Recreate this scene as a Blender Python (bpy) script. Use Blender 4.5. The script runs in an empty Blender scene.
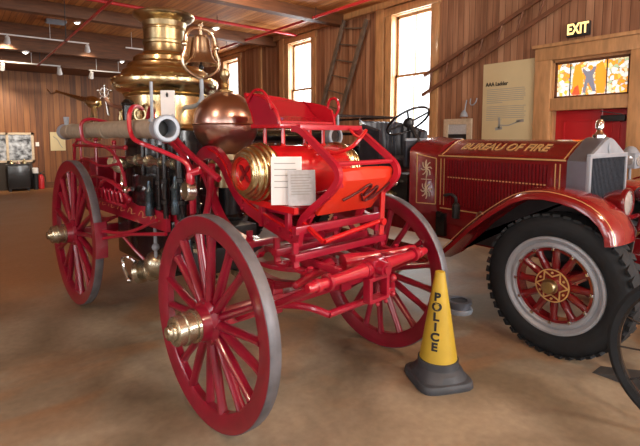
import bpy, bmesh, math, random
from math import pi, sin, cos, radians as R
from mathutils import Vector as V, Matrix
random.seed(7)
S = bpy.context.scene
COL = S.collection

# ------------------------------------------------------------- materials
def mat(name, col, rough=.5, metal=0., var=0., scale=8., coat=0., bump=0., emit=0., col2=None, stretch=None):
    m = bpy.data.materials.new(name); m.use_nodes = True
    nt = m.node_tree; b = nt.nodes['Principled BSDF']
    b.inputs['Base Color'].default_value = (*col, 1)
    b.inputs['Roughness'].default_value = rough
    b.inputs['Metallic'].default_value = metal
    if coat:
        b.inputs['Coat Weight'].default_value = coat; b.inputs['Coat Roughness'].default_value = .08
    if emit:
        b.inputs['Emission Color'].default_value = (*col, 1); b.inputs['Emission Strength'].default_value = emit
    if var or bump:
        tc = nt.nodes.new('ShaderNodeTexCoord'); n = nt.nodes.new('ShaderNodeTexNoise')
        n.inputs['Scale'].default_value = scale; n.inputs['Detail'].default_value = 4
        src = tc.outputs['Object']
        if stretch:
            mp = nt.nodes.new('ShaderNodeMapping'); mp.inputs['Scale'].default_value = stretch
            nt.links.new(src, mp.inputs[0]); src = mp.outputs[0]
        nt.links.new(src, n.inputs['Vector'])
        if var:
            r = nt.nodes.new('ShaderNodeValToRGB')
            c2 = col2 or tuple(c * (1 - var) for c in col)
            r.color_ramp.elements[0].position = .35; r.color_ramp.elements[1].position = .65
            r.color_ramp.elements[0].color = (*c2, 1); r.color_ramp.elements[1].color = (*col, 1)
            nt.links.new(n.outputs['Fac'], r.inputs[0]); nt.links.new(r.outputs[0], b.inputs['Base Color'])
        if bump:
            bp = nt.nodes.new('ShaderNodeBump'); bp.inputs['Strength'].default_value = bump; bp.inputs['Distance'].default_value = .01
            nt.links.new(n.outputs['Fac'], bp.inputs['Height']); nt.links.new(bp.outputs[0], b.inputs['Normal'])
    return m

def plank_mat(name, c1, c2, c3, axis, width, rough=.55, grain=(1, 1, 1), groove=.06):
    """boards side by side along `axis` (0 x, 1 y), each with its own tone, dark joint between them"""
    m = bpy.data.materials.new(name); m.use_nodes = True
    nt = m.node_tree; b = nt.nodes['Principled BSDF']; L = nt.links.new; N = nt.nodes.new
    tc = N('ShaderNodeTexCoord'); sp = N('ShaderNodeSeparateXYZ'); L(tc.outputs['Object'], sp.inputs[0])
    d = N('ShaderNodeMath'); d.operation = 'DIVIDE'; d.inputs[1].default_value = width; L(sp.outputs[axis], d.inputs[0])
    fl = N('ShaderNodeMath'); fl.operation = 'FLOOR'; L(d.outputs[0], fl.inputs[0])
    fr = N('ShaderNodeMath'); fr.operation = 'FRACT'; L(d.outputs[0], fr.inputs[0])
    wn = N('ShaderNodeTexWhiteNoise'); wn.noise_dimensions = '1D'; L(fl.outputs[0], wn.inputs['W'])
    mp = N('ShaderNodeMapping'); mp.inputs['Scale'].default_value = grain; L(tc.outputs['Object'], mp.inputs[0])
    av = N('ShaderNodeVectorMath'); av.operation = 'ADD'; L(mp.outputs[0], av.inputs[0]); L(wn.outputs['Color'], av.inputs[1])
    n = N('ShaderNodeTexNoise'); n.inputs['Scale'].default_value = 3; n.inputs['Detail'].default_value = 6; L(av.outputs[0], n.inputs['Vector'])
    mx = N('ShaderNodeMath'); mx.operation = 'MULTIPLY_ADD'; L(wn.outputs['Value'], mx.inputs[0]); mx.inputs[1].default_value = .45; L(n.outputs['Fac'], mx.inputs[2])
    r = N('ShaderNodeValToRGB'); e = r.color_ramp.elements
    e[0].position = .38; e[0].color = (*c1, 1); e[1].position = .98; e[1].color = (*c3, 1)
    k = e.new(.68); k.color = (*c2, 1); L(mx.outputs[0], r.inputs[0])
    g = N('ShaderNodeMath'); g.operation = 'LESS_THAN'; g.inputs[1].default_value = groove; L(fr.outputs[0], g.inputs[0])
    mix = N('ShaderNodeMix'); mix.data_type = 'RGBA'; L(g.outputs[0], mix.inputs[0]); L(r.outputs[0], mix.inputs[6])
    mix.inputs[7].default_value = (c1[0] * .35, c1[1] * .35, c1[2] * .35, 1)
    L(mix.outputs[2], b.inputs['Base Color']); b.inputs['Roughness'].default_value = rough
    inv = N('ShaderNodeMath'); inv.operation = 'SUBTRACT'; inv.inputs[0].default_value = 1; L(g.outputs[0], inv.inputs[1])
    bp = N('ShaderNodeBump'); bp.inputs['Strength'].default_value = .6; bp.inputs['Distance'].default_value = .01
    L(inv.outputs[0], bp.inputs['Height']); L(bp.outputs[0], b.inputs['Normal'])
    return m

def floor_mat():
    m = bpy.data.materials.new('stained_concrete'); m.use_nodes = True
    nt = m.node_tree; b = nt.nodes['Principled BSDF']; L = nt.links.new; N = nt.nodes.new
    tc = N('ShaderNodeTexCoord')
    def noise(sc, det, dist=0.):
        n = N('ShaderNodeTexNoise'); n.inputs['Scale'].default_value = sc; n.inputs['Detail'].default_value = det
        n.inputs['Distortion'].default_value = dist; L(tc.outputs['Object'], n.inputs['Vector']); return n
    def ramp(src, a, pa, c, pc):
        r = N('ShaderNodeValToRGB'); e = r.color_ramp.elements
        e[0].position = pa; e[0].color = (*a, 1); e[1].position = pc; e[1].color = (*c, 1); L(src, r.inputs[0]); return r
    base = ramp(noise(1.1, 5, .4).outputs['Fac'], (.20, .160, .108), .38, (.42, .355, .26), .62)
    pat = ramp(noise(.8, 3, 1.0).outputs['Fac'], (0, 0, 0), .50, (1, 1, 1), .58)
    mx = N('ShaderNodeMix'); mx.data_type = 'RGBA'
    ml = N('ShaderNodeMath'); ml.operation = 'MULTIPLY'; ml.inputs[1].default_value = .42; L(pat.outputs[0], ml.inputs[0])
    L(ml.outputs[0], mx.inputs[0]); L(base.outputs[0], mx.inputs[6]); mx.inputs[7].default_value = (.40, .17, .05, 1)
    # the far half of the hall keeps more of the orange seal coat
    sp = N('ShaderNodeSeparateXYZ'); L(tc.outputs['Object'], sp.inputs[0])
    wob = noise(.5, 3); ad = N('ShaderNodeMath'); ad.operation = 'MULTIPLY_ADD'; ad.inputs[1].default_value = 3.
    L(wob.outputs['Fac'], ad.inputs[0]); L(sp.outputs[1], ad.inputs[2])
    mr = N('ShaderNodeMapRange'); mr.inputs[1].default_value = 5.6; mr.inputs[2].default_value = 7.6; L(ad.outputs[0], mr.inputs[0])
    m3 = N('ShaderNodeMix'); m3.data_type = 'RGBA'; L(mr.outputs[0], m3.inputs[0]); L(mx.outputs[2], m3.inputs[6]); m3.inputs[7].default_value = (.33, .15, .055, 1)
    fine = ramp(noise(22, 5).outputs['Fac'], (.82, .82, .82), .3, (1, 1, 1), .7)
    m2 = N('ShaderNodeMix'); m2.data_type = 'RGBA'; m2.blend_type = 'MULTIPLY'; m2.inputs[0].default_value = 1
    L(m3.outputs[2], m2.inputs[6]); L(fine.outputs[0], m2.inputs[7]); L(m2.outputs[2], b.inputs['Base Color'])
    rr = N('ShaderNodeMapRange'); rr.inputs[3].default_value = .40; rr.inputs[4].default_value = .55
    L(noise(2.5, 4).outputs['Fac'], rr.inputs[0]); L(rr.outputs[0], b.inputs['Roughness'])
    return m

M = {}
M['crimson'] = mat('crimson_paint', (.38, .007, .030), .28, coat=.6, var=.2, scale=5)
M['wheelred'] = mat('wheel_paint', (.28, .005, .027), .3, coat=.55, var=.25, scale=6)
M['vermilion'] = mat('vermilion_paint', (.60, .008, .012), .26, coat=.7, var=.12, scale=4)
M['truckred'] = mat('maroon_truck_paint', (.17, .006, .010), .22, coat=.8, var=.15, scale=4)
M['steel'] = mat('worn_steel_tyre', (.20, .20, .225), .5, .35, var=.35, scale=9, bump=.1)
M['brass'] = mat('polished_brass', (.78, .63, .35), .24, 1., var=.2, scale=6)
M['oldbrass'] = mat('tarnished_brass', (.64, .52, .30), .3, 1., var=.4, scale=12)
M['copper'] = mat('polished_copper', (.72, .48, .41), .28, 1., var=.2, scale=4)
M['bellmetal'] = mat('bell_bronze', (.66, .52, .38), .26, 1., var=.2, scale=8)
M['nickel'] = mat('nickel_plate', (.62, .60, .56), .2, 1., var=.2, scale=10)
M['chrome'] = mat('bright_metal', (.75, .75, .76), .12, 1., var=.1, scale=10)
M['black'] = mat('black_enamel', (.012, .012, .014), .22, var=.3, scale=8, coat=.3)
M['iron'] = mat('dark_iron', (.03, .03, .032), .4, .3, var=.3, scale=9)
M['rubber'] = mat('tyre_rubber', (.006, .010, .015), .75, var=.4, scale=14, bump=.3)
M['hose'] = mat('tan_hose_canvas', (.33, .27, .20), .7, var=.2, scale=20, bump=.4)
M['silver'] = mat('silver_paint', (.34, .38, .44), .4, .2, var=.15, scale=7)
M['radshell'] = mat('radiator_grey', (.20, .22, .27), .32, .6, var=.15, scale=6)
M['core'] = mat('radiator_core', (.06, .075, .10), .5, .4, var=.4, scale=60)
M['gold'] = mat('gold_leaf', (.72, .48, .20), .38, .35, var=.2, scale=20)
M['cream'] = mat('cream_leaf', (.62, .50, .36), .5, var=.2, scale=20)
M['darkpaint'] = mat('dark_scroll_paint', (.10, .01, .012), .4, var=.2, scale=20)
M['leather'] = mat('black_leather', (.035, .04, .055), .35, var=.3, scale=12, bump=.3)
M['yellow'] = mat('cone_yellow', (.58, .40, .035), .5, var=.15, scale=6)
M['conegrey'] = mat('cone_base_rubber', (.055, .062, .075), .55, var=.3, scale=9, bump=.2)
M['ink'] = mat('black_lettering', (.015, .015, .015), .6, var=.1, scale=9)
M['white'] = mat('white_enamel', (.75, .75, .75), .35, var=.05, scale=9)
M['paper'] = mat('white_card', (.82, .82, .82), .6, var=.04, scale=9)
M['paper2'] = mat('grey_printed_card', (.50, .52, .55), .6, var=.15, scale=40)
M['print'] = mat('grey_print', (.34, .34, .32), .7, var=.1, scale=9)
M['signboard'] = mat('cream_board', (.64, .54, .32), .6, var=.06, scale=4)
M['trim'] = mat('honey_oak_trim', (.56, .30, .13), .45, var=.3, scale=3, stretch=(6, 6, 1), coat=.15)
M['darkwood'] = mat('dark_beam_wood', (.15, .050, .014), .6, var=.4, scale=3, stretch=(1, 8, 8))
M['ladderwood'] = mat('weathered_ladder_wood', (.17, .12, .085), .7, var=.45, scale=6)
M['ladderbrown'] = mat('brown_ladder_wood', (.20, .075, .035), .6, var=.3, scale=6)
M['doorred'] = mat('red_door_paint', (.52, .012, .018), .4, var=.12, scale=3)
M['pipered'] = mat('red_pipe_paint', (.55, .03, .035), .3, var=.1, scale=5)
M['glow'] = mat('lamp_glow', (1., .93, .80), .5, emit=9)
M['exit'] = mat('exit_letter_glow', (1., .72, .28), .5, emit=1.3)
M['wall'] = plank_mat('vertical_wall_boards', (.17, .068, .032), (.32, .148, .078), (.46, .25, .145), 1, .11, grain=(1, 5, .35))
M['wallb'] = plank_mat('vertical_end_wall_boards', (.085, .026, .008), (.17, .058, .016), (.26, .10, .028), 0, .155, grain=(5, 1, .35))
M['ceil'] = plank_mat('ceiling_boards', (.22, .065, .012), (.40, .145, .032), (.55, .235, .065), 0, .12, grain=(6, .4, 1))
M['floor'] = floor_mat()
M['yoke'] = mat('brassy_yoke', (.78, .62, .44), .22, 1., var=.15, scale=8)
M['ironred'] = mat('iron_red_paint', (.50, .010, .032), .28, coat=.7, var=.12, scale=5)
M['footred'] = mat('orange_red_paint', (.80, .040, .014), .35, coat=.4, var=.08, scale=4)
M['seatred'] = mat('seat_paint', (.50, .008, .022), .25, coat=.7, var=.12, scale=4)
M['dial'] = mat('dark_dial', (.20, .15, .09), .3, .5, var=.3, scale=20)
M['ornament'] = mat('dark_red_ornament', (.20, .006, .01), .35, var=.2, scale=20)
M['stripe'] = mat('purple_highlight', (.16, .06, .20), .4, var=.2, scale=9)
M['bluesteel'] = mat('blued_steel', (.10, .15, .19), .25, .8, var=.3, scale=9)
M['fenderred'] = mat('fender_paint', (.24, .009, .012), .22, coat=.8, var=.15, scale=4)
M['undershield'] = mat('under_shield', (.045, .04, .04), .6, var=.3, scale=6)
M['lens'] = mat('ribbed_lens_glass', (.70, .72, .72), .08, .6, var=.2, scale=40)
M['chock'] = mat('painted_chock', (.07, .075, .08), .7, var=.3, scale=8)
M['plaster'] = mat('dark_lower_wall', (.05, .04, .035), .7, var=.2, scale=3)

# ------------------------------------------------------------- mesh helpers
def frame(d):
    d = V(d).normalized(); a = V((0, 0, 1)) if abs(d.z) < .95 else V((1, 0, 0))
    u = d.cross(a).normalized(); return u, d.cross(u).normalized(), d

class MB:
    def __init__(s): s.bm = bmesh.new()
    def box(s, c, sz, rot=None, bev=0.):
        t = bmesh.new(); bmesh.ops.create_cube(t, size=1)
        bmesh.ops.scale(t, vec=V(sz), verts=t.verts)
        if bev: bmesh.ops.bevel(t, geom=t.edges[:], offset=bev, segments=2, affect='EDGES', profile=.7)
        if rot is not None: bmesh.ops.transform(t, matrix=rot.to_4x4(), verts=t.verts)
        bmesh.ops.translate(t, vec=V(c), verts=t.verts); return s._add(t)
    def _add(s, t):
        me = bpy.data.meshes.new('tmp'); t.to_mesh(me); t.free(); s.bm.from_mesh(me); bpy.data.meshes.remove(me); return s
    def beam(s, a, b, w, h, up=(0, 0, 1), bev=0.):
        a, b = V(a), V(b); d = (b - a); L = d.length; d.normalize()
        x = d.cross(V(up)).normalized(); z = x.cross(d)
        rot = Matrix((x, d, z)).transposed(); return s.box((a + b) / 2, (w, L, h), rot, bev)
    def lathe(s, prof, o=(0, 0, 0), ax=(0, 0, 1), n=32, closed=False, cap=True):
        o = V(o); u, v, d = frame(ax); bm = s.bm; rings = []
        for r, a in prof:
            if r < 1e-5: rings.append([bm.verts.new(o + d * a)])
            else: rings.append([bm.verts.new(o + d * a + (u * cos(2 * pi * k / n) + v * sin(2 * pi * k / n)) * r) for k in range(n)])
        seq = list(zip(rings, rings[1:] + rings[:1])) if closed else list(zip(rings, rings[1:]))
        for A, B in seq:
            for k in range(n):
                j = (k + 1) % n
                f = [A[k % len(A)], A[j % len(A)], B[j % len(B)], B[k % len(B)]]
                g = []
                for w in f:
                    if w not in g: g.append(w)
                if len(g) > 2:
                    try: bm.faces.new(g)
                    except ValueError: pass
        if cap and not closed:
            for A in (rings[0], rings[-1]):
                if len(A) > 2: bm.faces.new(A)
        return s
    def cyl(s, a, b, r, r2=None, n=20):
        a, b = V(a), V(b); return s.lathe([(r, 0), (r if r2 is None else r2, (b - a).length)], a, b - a, n)
    def tube(s, pts, r, n=10, smooth=0, closed=False):
        pts = [V(p) for p in pts]
        for _ in range(smooth):
            q = [] if closed else [pts[0]]
            rng = range(len(pts)) if closed else range(len(pts) - 1)
            for i in rng:
                a, b = pts[i], pts[(i + 1) % len(pts)]
                q += [a.lerp(b, .25), a.lerp(b, .75)]
            if not closed: q.append(pts[-1])
            pts = q
        rr = r if isinstance(r, (list, tuple)) else None
        bm = s.bm; rings = []; N = len(pts); u = None
        for i, p in enumerate(pts):
            if closed: d = (pts[(i + 1) % N] - pts[i - 1]).normalized()
            else: d = (pts[min(i + 1, N - 1)] - pts[max(i - 1, 0)]).normalized()
            if u is None: u, v, _ = frame(d)
            else:
                u = (u - d * u.dot(d)).normalized(); v = d.cross(u)
            ri = rr[0] + (rr[1] - rr[0]) * i / (N - 1) if rr else r
            rings.append([bm.verts.new(p + (u * cos(2 * pi * k / n) + v * sin(2 * pi * k / n)) * ri) for k in range(n)])
        seq = list(zip(rings, rings[1:] + rings[:1])) if closed else list(zip(rings, rings[1:]))
        for A, B in seq:
            best = 0
            if closed and B is rings[0]:
                best = min(range(n), key=lambda o: sum((A[k].co - B[(k + o) % n].co).length for k in range(n)))
            for k in range(n):
                bm.faces.new([A[k], A[(k + 1) % n], B[(k + 1 + best) % n], B[(k + best) % n]])
        if not closed: bm.faces.new(rings[0]); bm.faces.new(rings[-1])
        return s
    def flat(s, pts, w, t, side, smooth=0):
        """flat bar swept along pts: width w along `side`, thickness t in the path plane"""
        pts = [V(p) for p in pts]
        for _ in range(smooth):
            q = [pts[0]]
            for i in range(len(pts) - 1): q += [pts[i].lerp(pts[i + 1], .25), pts[i].lerp(pts[i + 1], .75)]
            q.append(pts[-1]); pts = q
        side = V(side).normalized(); bm = s.bm; rings = []; N = len(pts)
        for i, p in enumerate(pts):
            d = (pts[min(i + 1, N - 1)] - pts[max(i - 1, 0)]).normalized(); nn = d.cross(side).normalized()
            rings.append([bm.verts.new(p + side * a * w / 2 + nn * b * t / 2) for a, b in ((-1, -1), (1, -1), (1, 1), (-1, 1))])
        for A, B in zip(rings, rings[1:]):
            for k in range(4): bm.faces.new([A[k], A[(k + 1) % 4], B[(k + 1) % 4], B[k]])
        bm.faces.new(rings[0]); bm.faces.new(rings[-1]); return s
    def prism(s, poly, d):
        """poly: 3D points of one face, d: extrusion vector"""
        bm = s.bm; a = [bm.verts.new(V(p)) for p in poly]; b = [bm.verts.new(V(p) + V(d)) for p in poly]; n = len(a)
        bm.faces.new(a); bm.faces.new(b[::-1])
        for k in range(n): bm.faces.new([a[k], a[(k + 1) % n], b[(k + 1) % n], b[k]])
        return s
    def loft(s, rings, cap=True, closed=True):
        bm = s.bm; rr = [[bm.verts.new(V(p)) for p in r] for r in rings]; n = len(rr[0])
        for A, B in zip(rr, rr[1:]):
            for k in range(n if closed else n - 1): bm.faces.new([A[k], A[(k + 1) % n], B[(k + 1) % n], B[k]])
        if cap and closed: bm.faces.new(rr[0]); bm.faces.new(rr[-1])
        return s
    def ball(s, c, r, n=14, sc=(1, 1, 1)):
        t = bmesh.new(); bmesh.ops.create_uvsphere(t, u_segments=n, v_segments=n // 2 + 1, radius=r)
        bmesh.ops.scale(t, vec=V(sc), verts=t.verts); bmesh.ops.translate(t, vec=V(c), verts=t.verts); return s._add(t)
    def ring(s, c, ax, r, tr, n=40, m=8):
        return s.lathe([(r + tr * cos(2 * pi * k / m), tr * sin(2 * pi * k / m)) for k in range(m)], c, ax, n, closed=True)
    def build(s, name, m, parent=None, org=(0, 0, 0), ang=.6):
        bm = s.bm; bmesh.ops.recalc_face_normals(bm, faces=bm.faces[:])
        if V(org).length: bmesh.ops.translate(bm, vec=-V(org), verts=bm.verts)
        for f in bm.faces: f.smooth = True
        for e in bm.edges:
            if len(e.link_faces) == 2: e.smooth = e.calc_face_angle(0) < ang
        me = bpy.data.meshes.new(name); bm.to_mesh(me); bm.free()
        me.materials.append(M[m] if isinstance(m, str) else m)
        o = bpy.data.objects.new(name, me); COL.objects.link(o)
        if parent is not None: o.parent = parent
        return o

def tag(o, label, cat, group=None, kind=None):
    if label: o['label'] = label
    if cat: o['category'] = cat
    if group: o['group'] = group
    if kind: o['kind'] = kind
    return o
def empty(name, loc, rz, label, cat, group=None):
    o = bpy.data.objects.new(name, None); COL.objects.link(o); o.empty_display_size = .1
    o.location = loc; o.rotation_euler.z = rz; return tag(o, label, cat, group)
def struct(o): o['kind'] = 'structure'; return o
def copy_tree(o, parent=None):
    c = o.copy(); COL.objects.link(c); c.parent = parent
    for ch in list(o.children): copy_tree(ch, c)
    return c
def text(body, size, ext, m, name, parent, mtx, shear=0., xs=1., off=0.):
    cu = bpy.data.curves.new('t', 'FONT'); cu.body = body; cu.size = size; cu.extrude = ext; cu.shear = shear
    cu.align_x = 'CENTER'; cu.align_y = 'CENTER'; cu.offset = off
    to = bpy.data.objects.new('t', cu); COL.objects.link(to)
    bpy.context.view_layer.update()
    me = bpy.data.meshes.new_from_object(to.evaluated_get(bpy.context.evaluated_depsgraph_get()))
    bpy.data.objects.remove(to); bpy.data.curves.remove(cu)
    me.transform(Matrix.Scale(xs, 4, (1, 0, 0))); me.transform(mtx)
    me.materials.clear(); me.materials.append(M[m]); me.name = name
    o = bpy.data.objects.new(name, me); COL.objects.link(o)
    if parent is not None: o.parent = parent
    return o
def basis(x, y, o):
    x, y = V(x).normalized(), V(y).normalized(); z = x.cross(y)
    m = Matrix((x, y, z)).transposed().to_4x4(); m.translation = V(o); return m

# ============================================================= THE ROOM
W = 7.; BK = 15.9; LX = -5.; FY = -5.; CZ = 4.25
def wall_with_holes(name, m, const, axis, lo, hi, zt, holes, th):
    """wall at coordinate `const`; axis 'y' runs along y, 'x' along x; th signed thickness away from the room"""
    b = MB(); cuts = sorted(holes); cur = lo
    def bx(a0, a1, z0, z1):
        if a1 - a0 < 1e-4 or z1 - z0 < 1e-4: return
        if axis == 'y': b.box((const + th / 2, (a0 + a1) / 2, (z0 + z1) / 2), (abs(th), a1 - a0, z1 - z0))
        else: b.box(((a0 + a1) / 2, const + th / 2, (z0 + z1) / 2), (a1 - a0, abs(th), z1 - z0))
    for a0, a1, z0, z1 in cuts:
        bx(cur, a0, 0, zt); bx(a0, a1, 0, z0); bx(a0, a1, z1, zt); cur = a1
    bx(cur, hi, 0, zt)
    return struct(b.build(name, m))
wins = [(5.50, 6.52, 1.50, 3.98), (9.16, 10.18, 1.50, 3.98), (12.92, 13.94, 1.50, 3.98)]
door = (2.24, 3.30, 0., 2.68)
wall_with_holes('wall_right', 'wall', W, 'y', FY, BK, CZ, wins + [door], .18)
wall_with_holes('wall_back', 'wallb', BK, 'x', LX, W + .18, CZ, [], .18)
lw = [(y, y + 1.4, .9, 3.6) for y in (-3.6, -.6, 2.4)]
wall_with_holes('wall_left', 'wall', LX, 'y', FY, BK, CZ, lw, -.18)
fw = [(x, x + 1.5, .8, 3.7) for x in (-3.6, -.4, 2.8, 5.2)]
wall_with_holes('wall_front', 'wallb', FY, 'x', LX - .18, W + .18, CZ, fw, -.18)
b = MB(); b.box(((W + LX) / 2, (BK + FY) / 2, -.05), (W - LX + .6, BK - FY + .6, .1)); struct(b.build('floor', 'floor'))
b = MB(); b.box(((W + LX) / 2, (BK + FY) / 2, CZ + .05), (W - LX + .6, BK - FY + .6, .1)); struct(b.build('ceiling', 'ceil'))

def window(i, const, axis, a0, a1, z0, z1, sgn, rail=None):
    """double-hung window with casing; sgn = direction into the room"""
    def P(d, a, z): return (const + sgn * d, a, z) if axis == 'y' else (a, const + sgn * d, z)
    def Z(d, a, z): return (d, a, z) if axis == 'y' else (a, d, z)
    root = struct(bpy.data.objects.new('window_%d' % i, None)); COL.objects.link(root)
    ca = .17; b = MB(); mid = (a0 + a1) / 2
    for a, s_ in ((a0 - ca / 2 + .02, 1), (a1 + ca / 2 - .02, 1)): b.box(P(.015, a, (z0 + z1) / 2), Z(.05, ca, z1 - z0 + .1), bev=.006)
    b.box(P(.02, mid, z1 + .06), Z(.07, a1 - a0 + 2 * ca + .04, .15), bev=.008)
    b.box(P(.04, mid, z0 - .05), Z(.11, a1 - a0 + 2 * ca + .06, .07), bev=.008)
    for a in (a0 + .014, a1 - .014): b.box(P(-.09, a, (z0 + z1) / 2), Z(.18, .028, z1 - z0))
    b.box(P(-.09, mid, z1 - .014), Z(.18, a1 - a0, .028)); b.box(P(-.09, mid, z0 + .014), Z(.18, a1 - a0, .028))
    struct(b.build('window_casing', 'trim', root))
    rail = rail or (z0 + z1) / 2
    for k, (lo, hi, d) in enumerate(((z0 + .03, rail + .025, -.10), (rail - .025, z1 - .03, -.14))):
        b = MB()
        for a in (a0 + .055, a1 - .055): b.box(P(d, a, (lo + hi) / 2), Z(.035, .055, hi - lo))
        for z in (lo + .025, hi - .025): b.box(P(d, mid, z), Z(.035, a1 - a0 - .06, .05))
        b.box(P(d, mid, (lo + hi) / 2), Z(.02, .02, hi - lo))
        sash = struct(b.build('sash', 'trim', root))
        g = MB(); g.box(P(d, mid, (lo + hi) / 2), Z(.004, a1 - a0 - .1, hi - lo - .08))
        struct(g.build('pane', M['glass'], sash))
gm = bpy.data.materials.new('clear_glass'); gm.use_nodes = True
nt = gm.node_tree; nt.nodes.remove(nt.nodes['Principled BSDF'])
tr = nt.nodes.new('ShaderNodeBsdfTransparent'); gl = nt.nodes.new('ShaderNodeBsdfGlossy'); gl.inputs['Roughness'].default_value = .02
mx = nt.nodes.new('ShaderNodeMixShader'); mx.inputs[0].default_value = .06
nt.links.new(tr.outputs[0], mx.inputs[1]); nt.links.new(gl.outputs[0], mx.inputs[2]); nt.links.new(mx.outputs[0], nt.nodes['Material Output'].inputs[0])
M['glass'] = gm
for i, (a0, a1, z0, z1) in enumerate(wins): window(i + 1, W, 'y', a0, a1, z0, z1, -1, 2.76)
for i, (a0, a1, z0, z1) in enumerate(lw): window(i + 4, LX, 'y', a0, a1, z0, z1, 1)
for i, (a0, a1, z0, z1) in enumerate(fw): window(i + 9, FY, 'x', a0, a1, z0, z1, 1)

# door with stained-glass transom
root = struct(bpy.data.objects.new('door_1', None)); COL.objects.link(root)
b = MB(); y0, y1 = 2.24, 3.30
for y in (y0 - .10, y1 + .10): b.box((W - .03, y, 1.42), (.09, .24, 2.84), bev=.012)
b.box((W - .035, (y0 + y1) / 2, 2.77), (.10, y1 - y0 + .44, .20), bev=.012)
b.box((W - .055, (y0 + y1) / 2, 2.88), (.14, y1 - y0 + .50, .05), bev=.01)
b.box((W + .06, (y0 + y1) / 2, 2.02), (.24, y1 - y0, .18), bev=.008); b.box((W + .09, (y0 + y1) / 2, 2.66), (.18, y1 - y0, .05))
for y in (y0 + .02, y1 - .02): b.box((W + .09, y, 1.34), (.18, .04, 2.68))
struct(b.build('door_casing', 'trim', root))
def door_leaf(ya, yb):
    d = MB(); d.box((W + .13, (ya + yb) / 2, .965), (.045, yb - ya, 1.93), bev=.004)
    w = (yb - ya)
    for z0, z1 in ((.25, .85), (1.0, 1.78)):
        c = ((ya + yb) / 2, (z0 + z1) / 2)
        d.box((W + .105, c[0], z1), (.02, w - .22, .03)); d.box((W + .105, c[0], z0), (.02, w - .22, .03))
        for y in (ya + .12, yb - .12): d.box((W + .105, y, c[1]), (.02, .03, z1 - z0))
    return struct(d.build('door_leaf', 'doorred', root))
door_leaf(y0 + .045, 2.62); lf = door_leaf(2.63, y1 - .045)
b = MB(); b.box((W + .07, 2.47, 1.80), (.07, .30, .085), bev=.01); b.beam((W + .05, 2.36, 1.85), (W + .02, 2.62, 1.90), .02, .012)
c = struct(b.build('door_closer', 'iron', root))
b = MB(); b.cyl((W + .10, 2.68, .98), (W + .05, 2.68, .98), .014); b.ball((W + .04, 2.68, .98), .03); struct(b.build('door_handle', 'brass', lf))
# the glass: a lit picture panel in coloured pieces, generic flame and leaf shapes with a grey-blue climbing figure
def sg_mat():
    m = bpy.data.materials.new('stained_glass'); m.use_nodes = True; nt = m.node_tree; N = nt.nodes.new; L = nt.links.new
    b_ = nt.nodes['Principled BSDF']; tc = N('ShaderNodeTexCoord')
    v = N('ShaderNodeTexVoronoi'); v.inputs['Scale'].default_value = 20; L(tc.outputs['Object'], v.inputs['Vector'])
    sx = N('ShaderNodeSeparateColor'); L(v.outputs['Color'], sx.inputs[0])
    r = N('ShaderNodeValToRGB'); r.color_ramp.interpolation = 'CONSTANT'; e = r.color_ramp.elements
    e[0].position = 0; e[0].color = (1, .97, .9, 1); e[1].position = .36; e[1].color = (1, .40, .04, 1)
    for p, c in ((.60, (.45, .58, .35)), (.66, (1, .85, .5)), (.86, (.9, .9, .85)), (.93, (.95, .62, .1))):
        k = e.new(p); k.color = (*c, 1)
    L(sx.outputs[0], r.inputs[0])
    v2 = N('ShaderNodeTexVoronoi'); v2.feature = 'DISTANCE_TO_EDGE'; v2.inputs['Scale'].default_value = 20; L(tc.outputs['Object'], v2.inputs['Vector'])
    lt = N('ShaderNodeMath'); lt.operation = 'LESS_THAN'; lt.inputs[1].default_value = .035; L(v2.outputs['Distance'], lt.inputs[0])
    mx = N('ShaderNodeMix'); mx.data_type = 'RGBA'; L(lt.outputs[0], mx.inputs[0]); L(r.outputs[0], mx.inputs[6]); mx.inputs[7].default_value = (.25, .2, .16, 1)
    L(mx.outputs[2], b_.inputs['Base Color']); L(mx.outputs[2], b_.inputs['Emission Color']); b_.inputs['Emission Strength'].default_value = .85
    b_.inputs['Roughness'].default_value = .2; return m
M['sg'] = sg_mat()
b = MB(); b.box((W + .06, 2.79, 2.365), (.012, .97, .50)); sg = struct(b.build('transom_glass', 'sg', root))
b = MB()
for y in (y0 + .055, y1 - .055): b.box((W + .05, y, 2.37), (.05, .03, .55))
for z in (2.12, 2.625): b.box((W + .05, 2.77, z), (.05, 1.0, .04))
struct(b.build('transom_frame', 'darkwood', root))
b = MB()
for y in (2.57, 3.05): b.box((W + .048, y, 2.37), (.012, .012, .48))
struct(b.build('lead_bars', 'iron', sg))
M['sgblue'] = mat('figure_glass', (.30, .32, .42), .4, emit=.35); M['sgor'] = mat('flame_glass', (1., .33, .03), .4, emit=.9); M['sgred'] = mat('rose_glass', (.85, .04, .08), .4, emit=.8)
X_ = W + .050
def sgp(pts, m, n): 
    q = MB(); q.prism([(X_, 2.79 - u, 2.37 + v) for u, v in pts], (.004, 0, 0)); return struct(q.build(n, m, sg))
sgp([(-.21, -.22), (-.10, -.22), (-.08, 0), (-.13, .22), (-.2, .2), (-.23, 0)], 'sgor', 'flame_pane')
sgp([(.10, -.22), (.2, -.22), (.22, .05), (.16, .22), (.08, .18), (.07, 0)], 'sgor', 'flame_pane')
sgp([(-.23, -.22), (-.12, -.22), (-.15, -.08), (-.2, -.12)], 'sgred', 'rose_pane')
sgp([(-.09, -.20), (-.05, -.20), (-.02, -.05), (.05, -.19), (.09, -.19), (.04, .03), (.09, .15), (.05, .16), (.01, .1), (-.04, .1), (-.09, .15), (-.1, .11), (-.05, .02)], 'sgblue', 'figure_pane')
q = MB(); q.cyl((X_, 2.785, 2.52), (X_ + .004, 2.785, 2.52), .032, n=16); struct(q.build('figure_head_pane', 'sgor', sg))

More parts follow.
